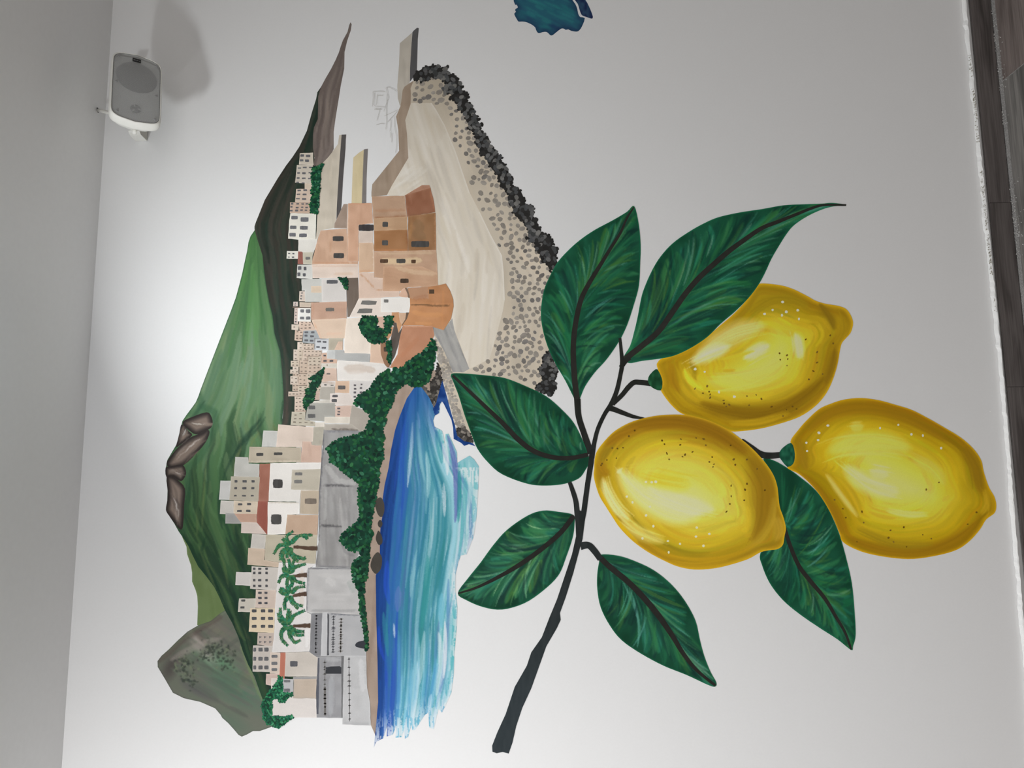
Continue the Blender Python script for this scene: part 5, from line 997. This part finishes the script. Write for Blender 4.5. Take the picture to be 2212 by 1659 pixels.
lemon('S 190 620 185 680 200 760 240 880 300 980 370 1090 440 1190 560 1310 700 1410 850 1490 980 1545 1130 1573 1300 1565 1450 1535 1640 1475 1760 1410 1850 1390 1920 1380 1970 1340 1985 1260 1998 1180 1975 1080 1940 980 1925 850 1915 780 1880 680 1800 560 1680 430 1560 330 1430 240 1250 160 1050 115 850 115 680 140 520 190 380 270 280 370 215 460 193 540',
      'S 678 748 733 750 771 746 498 884 552 940 716 980 680 1062 748 1164 646 1279 885 1304 1000 1330 893 1411 1158 1178 1150 1262 1276 1237 1221 1350',
      'S 518 315 572 262 362 428 410 432 462 424 400 523 310 540 265 575 255 590 830 357 853 390 1008 343 1002 397 876 478 897 534 1047 490 1023 508 1117 464 1152 332 1222 342 1243 400 1303 512 1277 558 1310 605 1320 580 1477 402 1506 533 1521 585 1630 535 1727 624 1482 782 1632 765 1613 820 1483 882 1605 920 1470 955 1438 1027 1800 825',
      [('S 420 640 560 800 760 960 1000 1060 1200 1040', 46, (228, 218, 152), .85), ('S 700 800 900 890 1100 960 1320 1010', 34, (232, 222, 166), .8), ('S 560 620 800 590 1050 620 1280 720 1400 850', 48, (222, 200, 76), .6), ('S 700 700 900 750 1100 780', 36, (216, 188, 40), .55), ('S 270 710 310 850 400 1000 520 1110', 20, (232, 222, 150), .85), ('S 450 1100 620 1230 850 1310', 26, (230, 214, 120), .6), ('S 410 660 450 630', 9, (226, 214, 150), .7),
       ('S 480 240 800 180 1100 200 1400 320 1620 480', 26, (138, 98, 16), .75), ('S 300 400 420 310 600 240', 16, (150, 108, 18), .7), ('S 230 560 270 640 330 660', 18, (156, 116, 20), .7), ('S 1650 520 1780 720 1800 900 1780 1100 1700 1280', 26, (140, 106, 20), .75), ('S 1880 900 1860 1100 1760 1280 1600 1400', 18, (176, 144, 40), .6), ('S 700 1330 900 1440 1200 1480 1500 1440 1720 1330', 12, (176, 138, 24), .6), ('S 900 1500 1150 1530 1450 1490', 10, (178, 140, 26), .7), ('S 1900 1080 1930 1200 1900 1300', 22, (184, 148, 46), .6), ('S 240 800 330 1000 450 1160 600 1310', 6, (206, 168, 24), .8)],
      [(1500, 940, 150, 22, .25, (150, 110, 16), .5), (1640, 1090, 22, 90, -.2, (140, 108, 20), .5), (1390, 1090, 60, 60, 0, (222, 200, 80), .4)], dim=-6)
leaf('U 72 85 130 78 300 92 420 110 560 165 680 225 780 310 860 400 920 520 945 590 960 640 930 700 890 750 800 785 680 797 560 785 400 725 310 650 240 560 200 460 160 350 120 220 85 130', 'U 950 598 840 620 720 615 600 575 500 500 400 395 290 290 180 185 82 92', n=420, ribw=(9, 14))
leaf('U 115 1485 180 1390 260 1290 340 1180 430 1080 560 990 660 957 760 965 855 985 862 1040 850 1130 810 1250 760 1370 660 1470 540 1550 400 1590 280 1575 170 1530', 'U 858 990 780 1090 680 1180 560 1270 450 1340 320 1410 220 1455 118 1486', lift=12, ribw=(11, 9), hi=((120, 172, 130), (150, 190, 140), (96, 150, 84)))
leaf('V 760 302 880 310 1000 350 1120 410 1230 500 1320 610 1390 740 1420 870 1450 980 1490 1080 1528 1150 1520 1178 1470 1165 1330 1100 1180 1040 1030 960 900 870 820 770 760 650 738 530 738 430 750 350', 'V 756 320 830 390 940 480 1040 580 1140 700 1230 830 1310 960 1400 1070 1522 1170', ribw=(12, 14), lift=4)
twig([(1230, 1041), (1237, 1060), (1244, 1084), (1247, 1111), (1251, 1135)], [8, 10, 11, 12, 14])
twig([(1254, 1180), (1271, 1178), (1284, 1190), (1297, 1208)], [17, 14, 14, 13])
painted('branch', px('V 40 1570 75 1480 130 1360 190 1180 270 1040 300 950 370 850 420 720 470 600 520 450 570 300 597 180 592 60 U 885 950 905 960 930 780 950 650 955 600 970 560 992 560 985 650 960 800 940 960 V 655 80 640 200 620 270 580 420 530 580 490 690 495 735 470 790 400 910 350 1050 300 1190 240 1320 200 1440 175 1550 150 1622 110 1612 70 1620 42 1610'), BK, lemon_m, bark, 4)
def cal(p, o): p.C += ((noise2(p.V[:, 0] / 5, p.V[:, 1] / 9) - .5) * 40)[:, None] * np.array([.5, 1, .7])
painted('calyx', px('R 90 1060 110 1010 170 955 200 980 230 1050 235 1110 218 1168 150 1150 105 1110'), (26, 72, 44), lemon_m, cal, 2.2, smooth=2)
painted('calyx', px('T 385 500 420 460 475 430 500 480 505 550 490 600 445 622 400 570 385 545'), (24, 76, 56), lemon_m, cal, 2.2, smooth=2)

# ================================================================== mural 3: dark teal patch at the far end
LAYER = 0.0001
teal = thing('teal_patch_mural', 'small dark teal and navy painted patch with a wavy outline on bare white wall', 'mural', tuple(on_wall((1195.0, 20.0))))
def tb(p, o):
    for i in range(120):
        q = np.array([random.uniform(1108, 1265), random.uniform(-50, 75)]); d = np.array([18, 9]) * random.uniform(.5, 1.3)
        e = dist_line(q[None], o, True)[0][0]; c = ch([(26, 46, 74), (30, 56, 78)]) if e < 13 else ch([(30, 84, 92), (34, 100, 98), (30, 72, 88), (38, 108, 102)])
        p.stroke([q - d, q, q + d], random.uniform(3, 9), jig(c, 5), .5, 3)
    d, _, _ = dist_line(p.V, o, True); p.C += (np.array([22, 36, 62.]) - p.C) * (np.clip(1 - d / 10, 0, 1) * .6)[:, None]
painted('teal_shape', px('Y 278 -500 275 30 330 95 352 130 350 155 310 180 303 210 318 235 285 270 300 320 340 390 370 430 430 430 500 435 570 460 640 495 700 545 720 600 750 650 790 660 850 640 920 635 960 660 1000 700 1040 705 1090 670 1150 620 1220 570 1270 570 1310 595 1360 585 1420 615 1520 630 1580 605 1640 510 1690 360 1600 340 1560 280 1540 180 1500 80 1430 -20 1300 -300 1000 -520 600 -560'), (30, 72, 86), teal, tb, 2.6, smooth=2, at=(1200, 40))
painted('navy_shape', px('Y 1490 0 1550 80 1580 180 1620 290 1680 325 1770 355 1830 372 1850 330 1800 190 1740 60 1690 -20 1600 -200 1480 -260 1420 -140'), (26, 40, 66), teal, cal, 3, smooth=2, at=(1200, 40))

# small nail holes in the wall
NH = plain('pin_hole', (0.93, 0.93, 0.92), 0.8, 0.1); wb = bpy.data.objects['wall_back']
for q in ((679, 75), (1349, 387.5), (2016, 410), (2139, 889), (1112, 203), (1158, 235)):
    c = on_wall(q); mb = MB().tube([c + np.array([0, 0.0002, 0]), c - np.array([0, .0009, 0])], [.0016, .0009], 7); mesh_obj('plaster_nib', mb.v, mb.f, NH, wb)
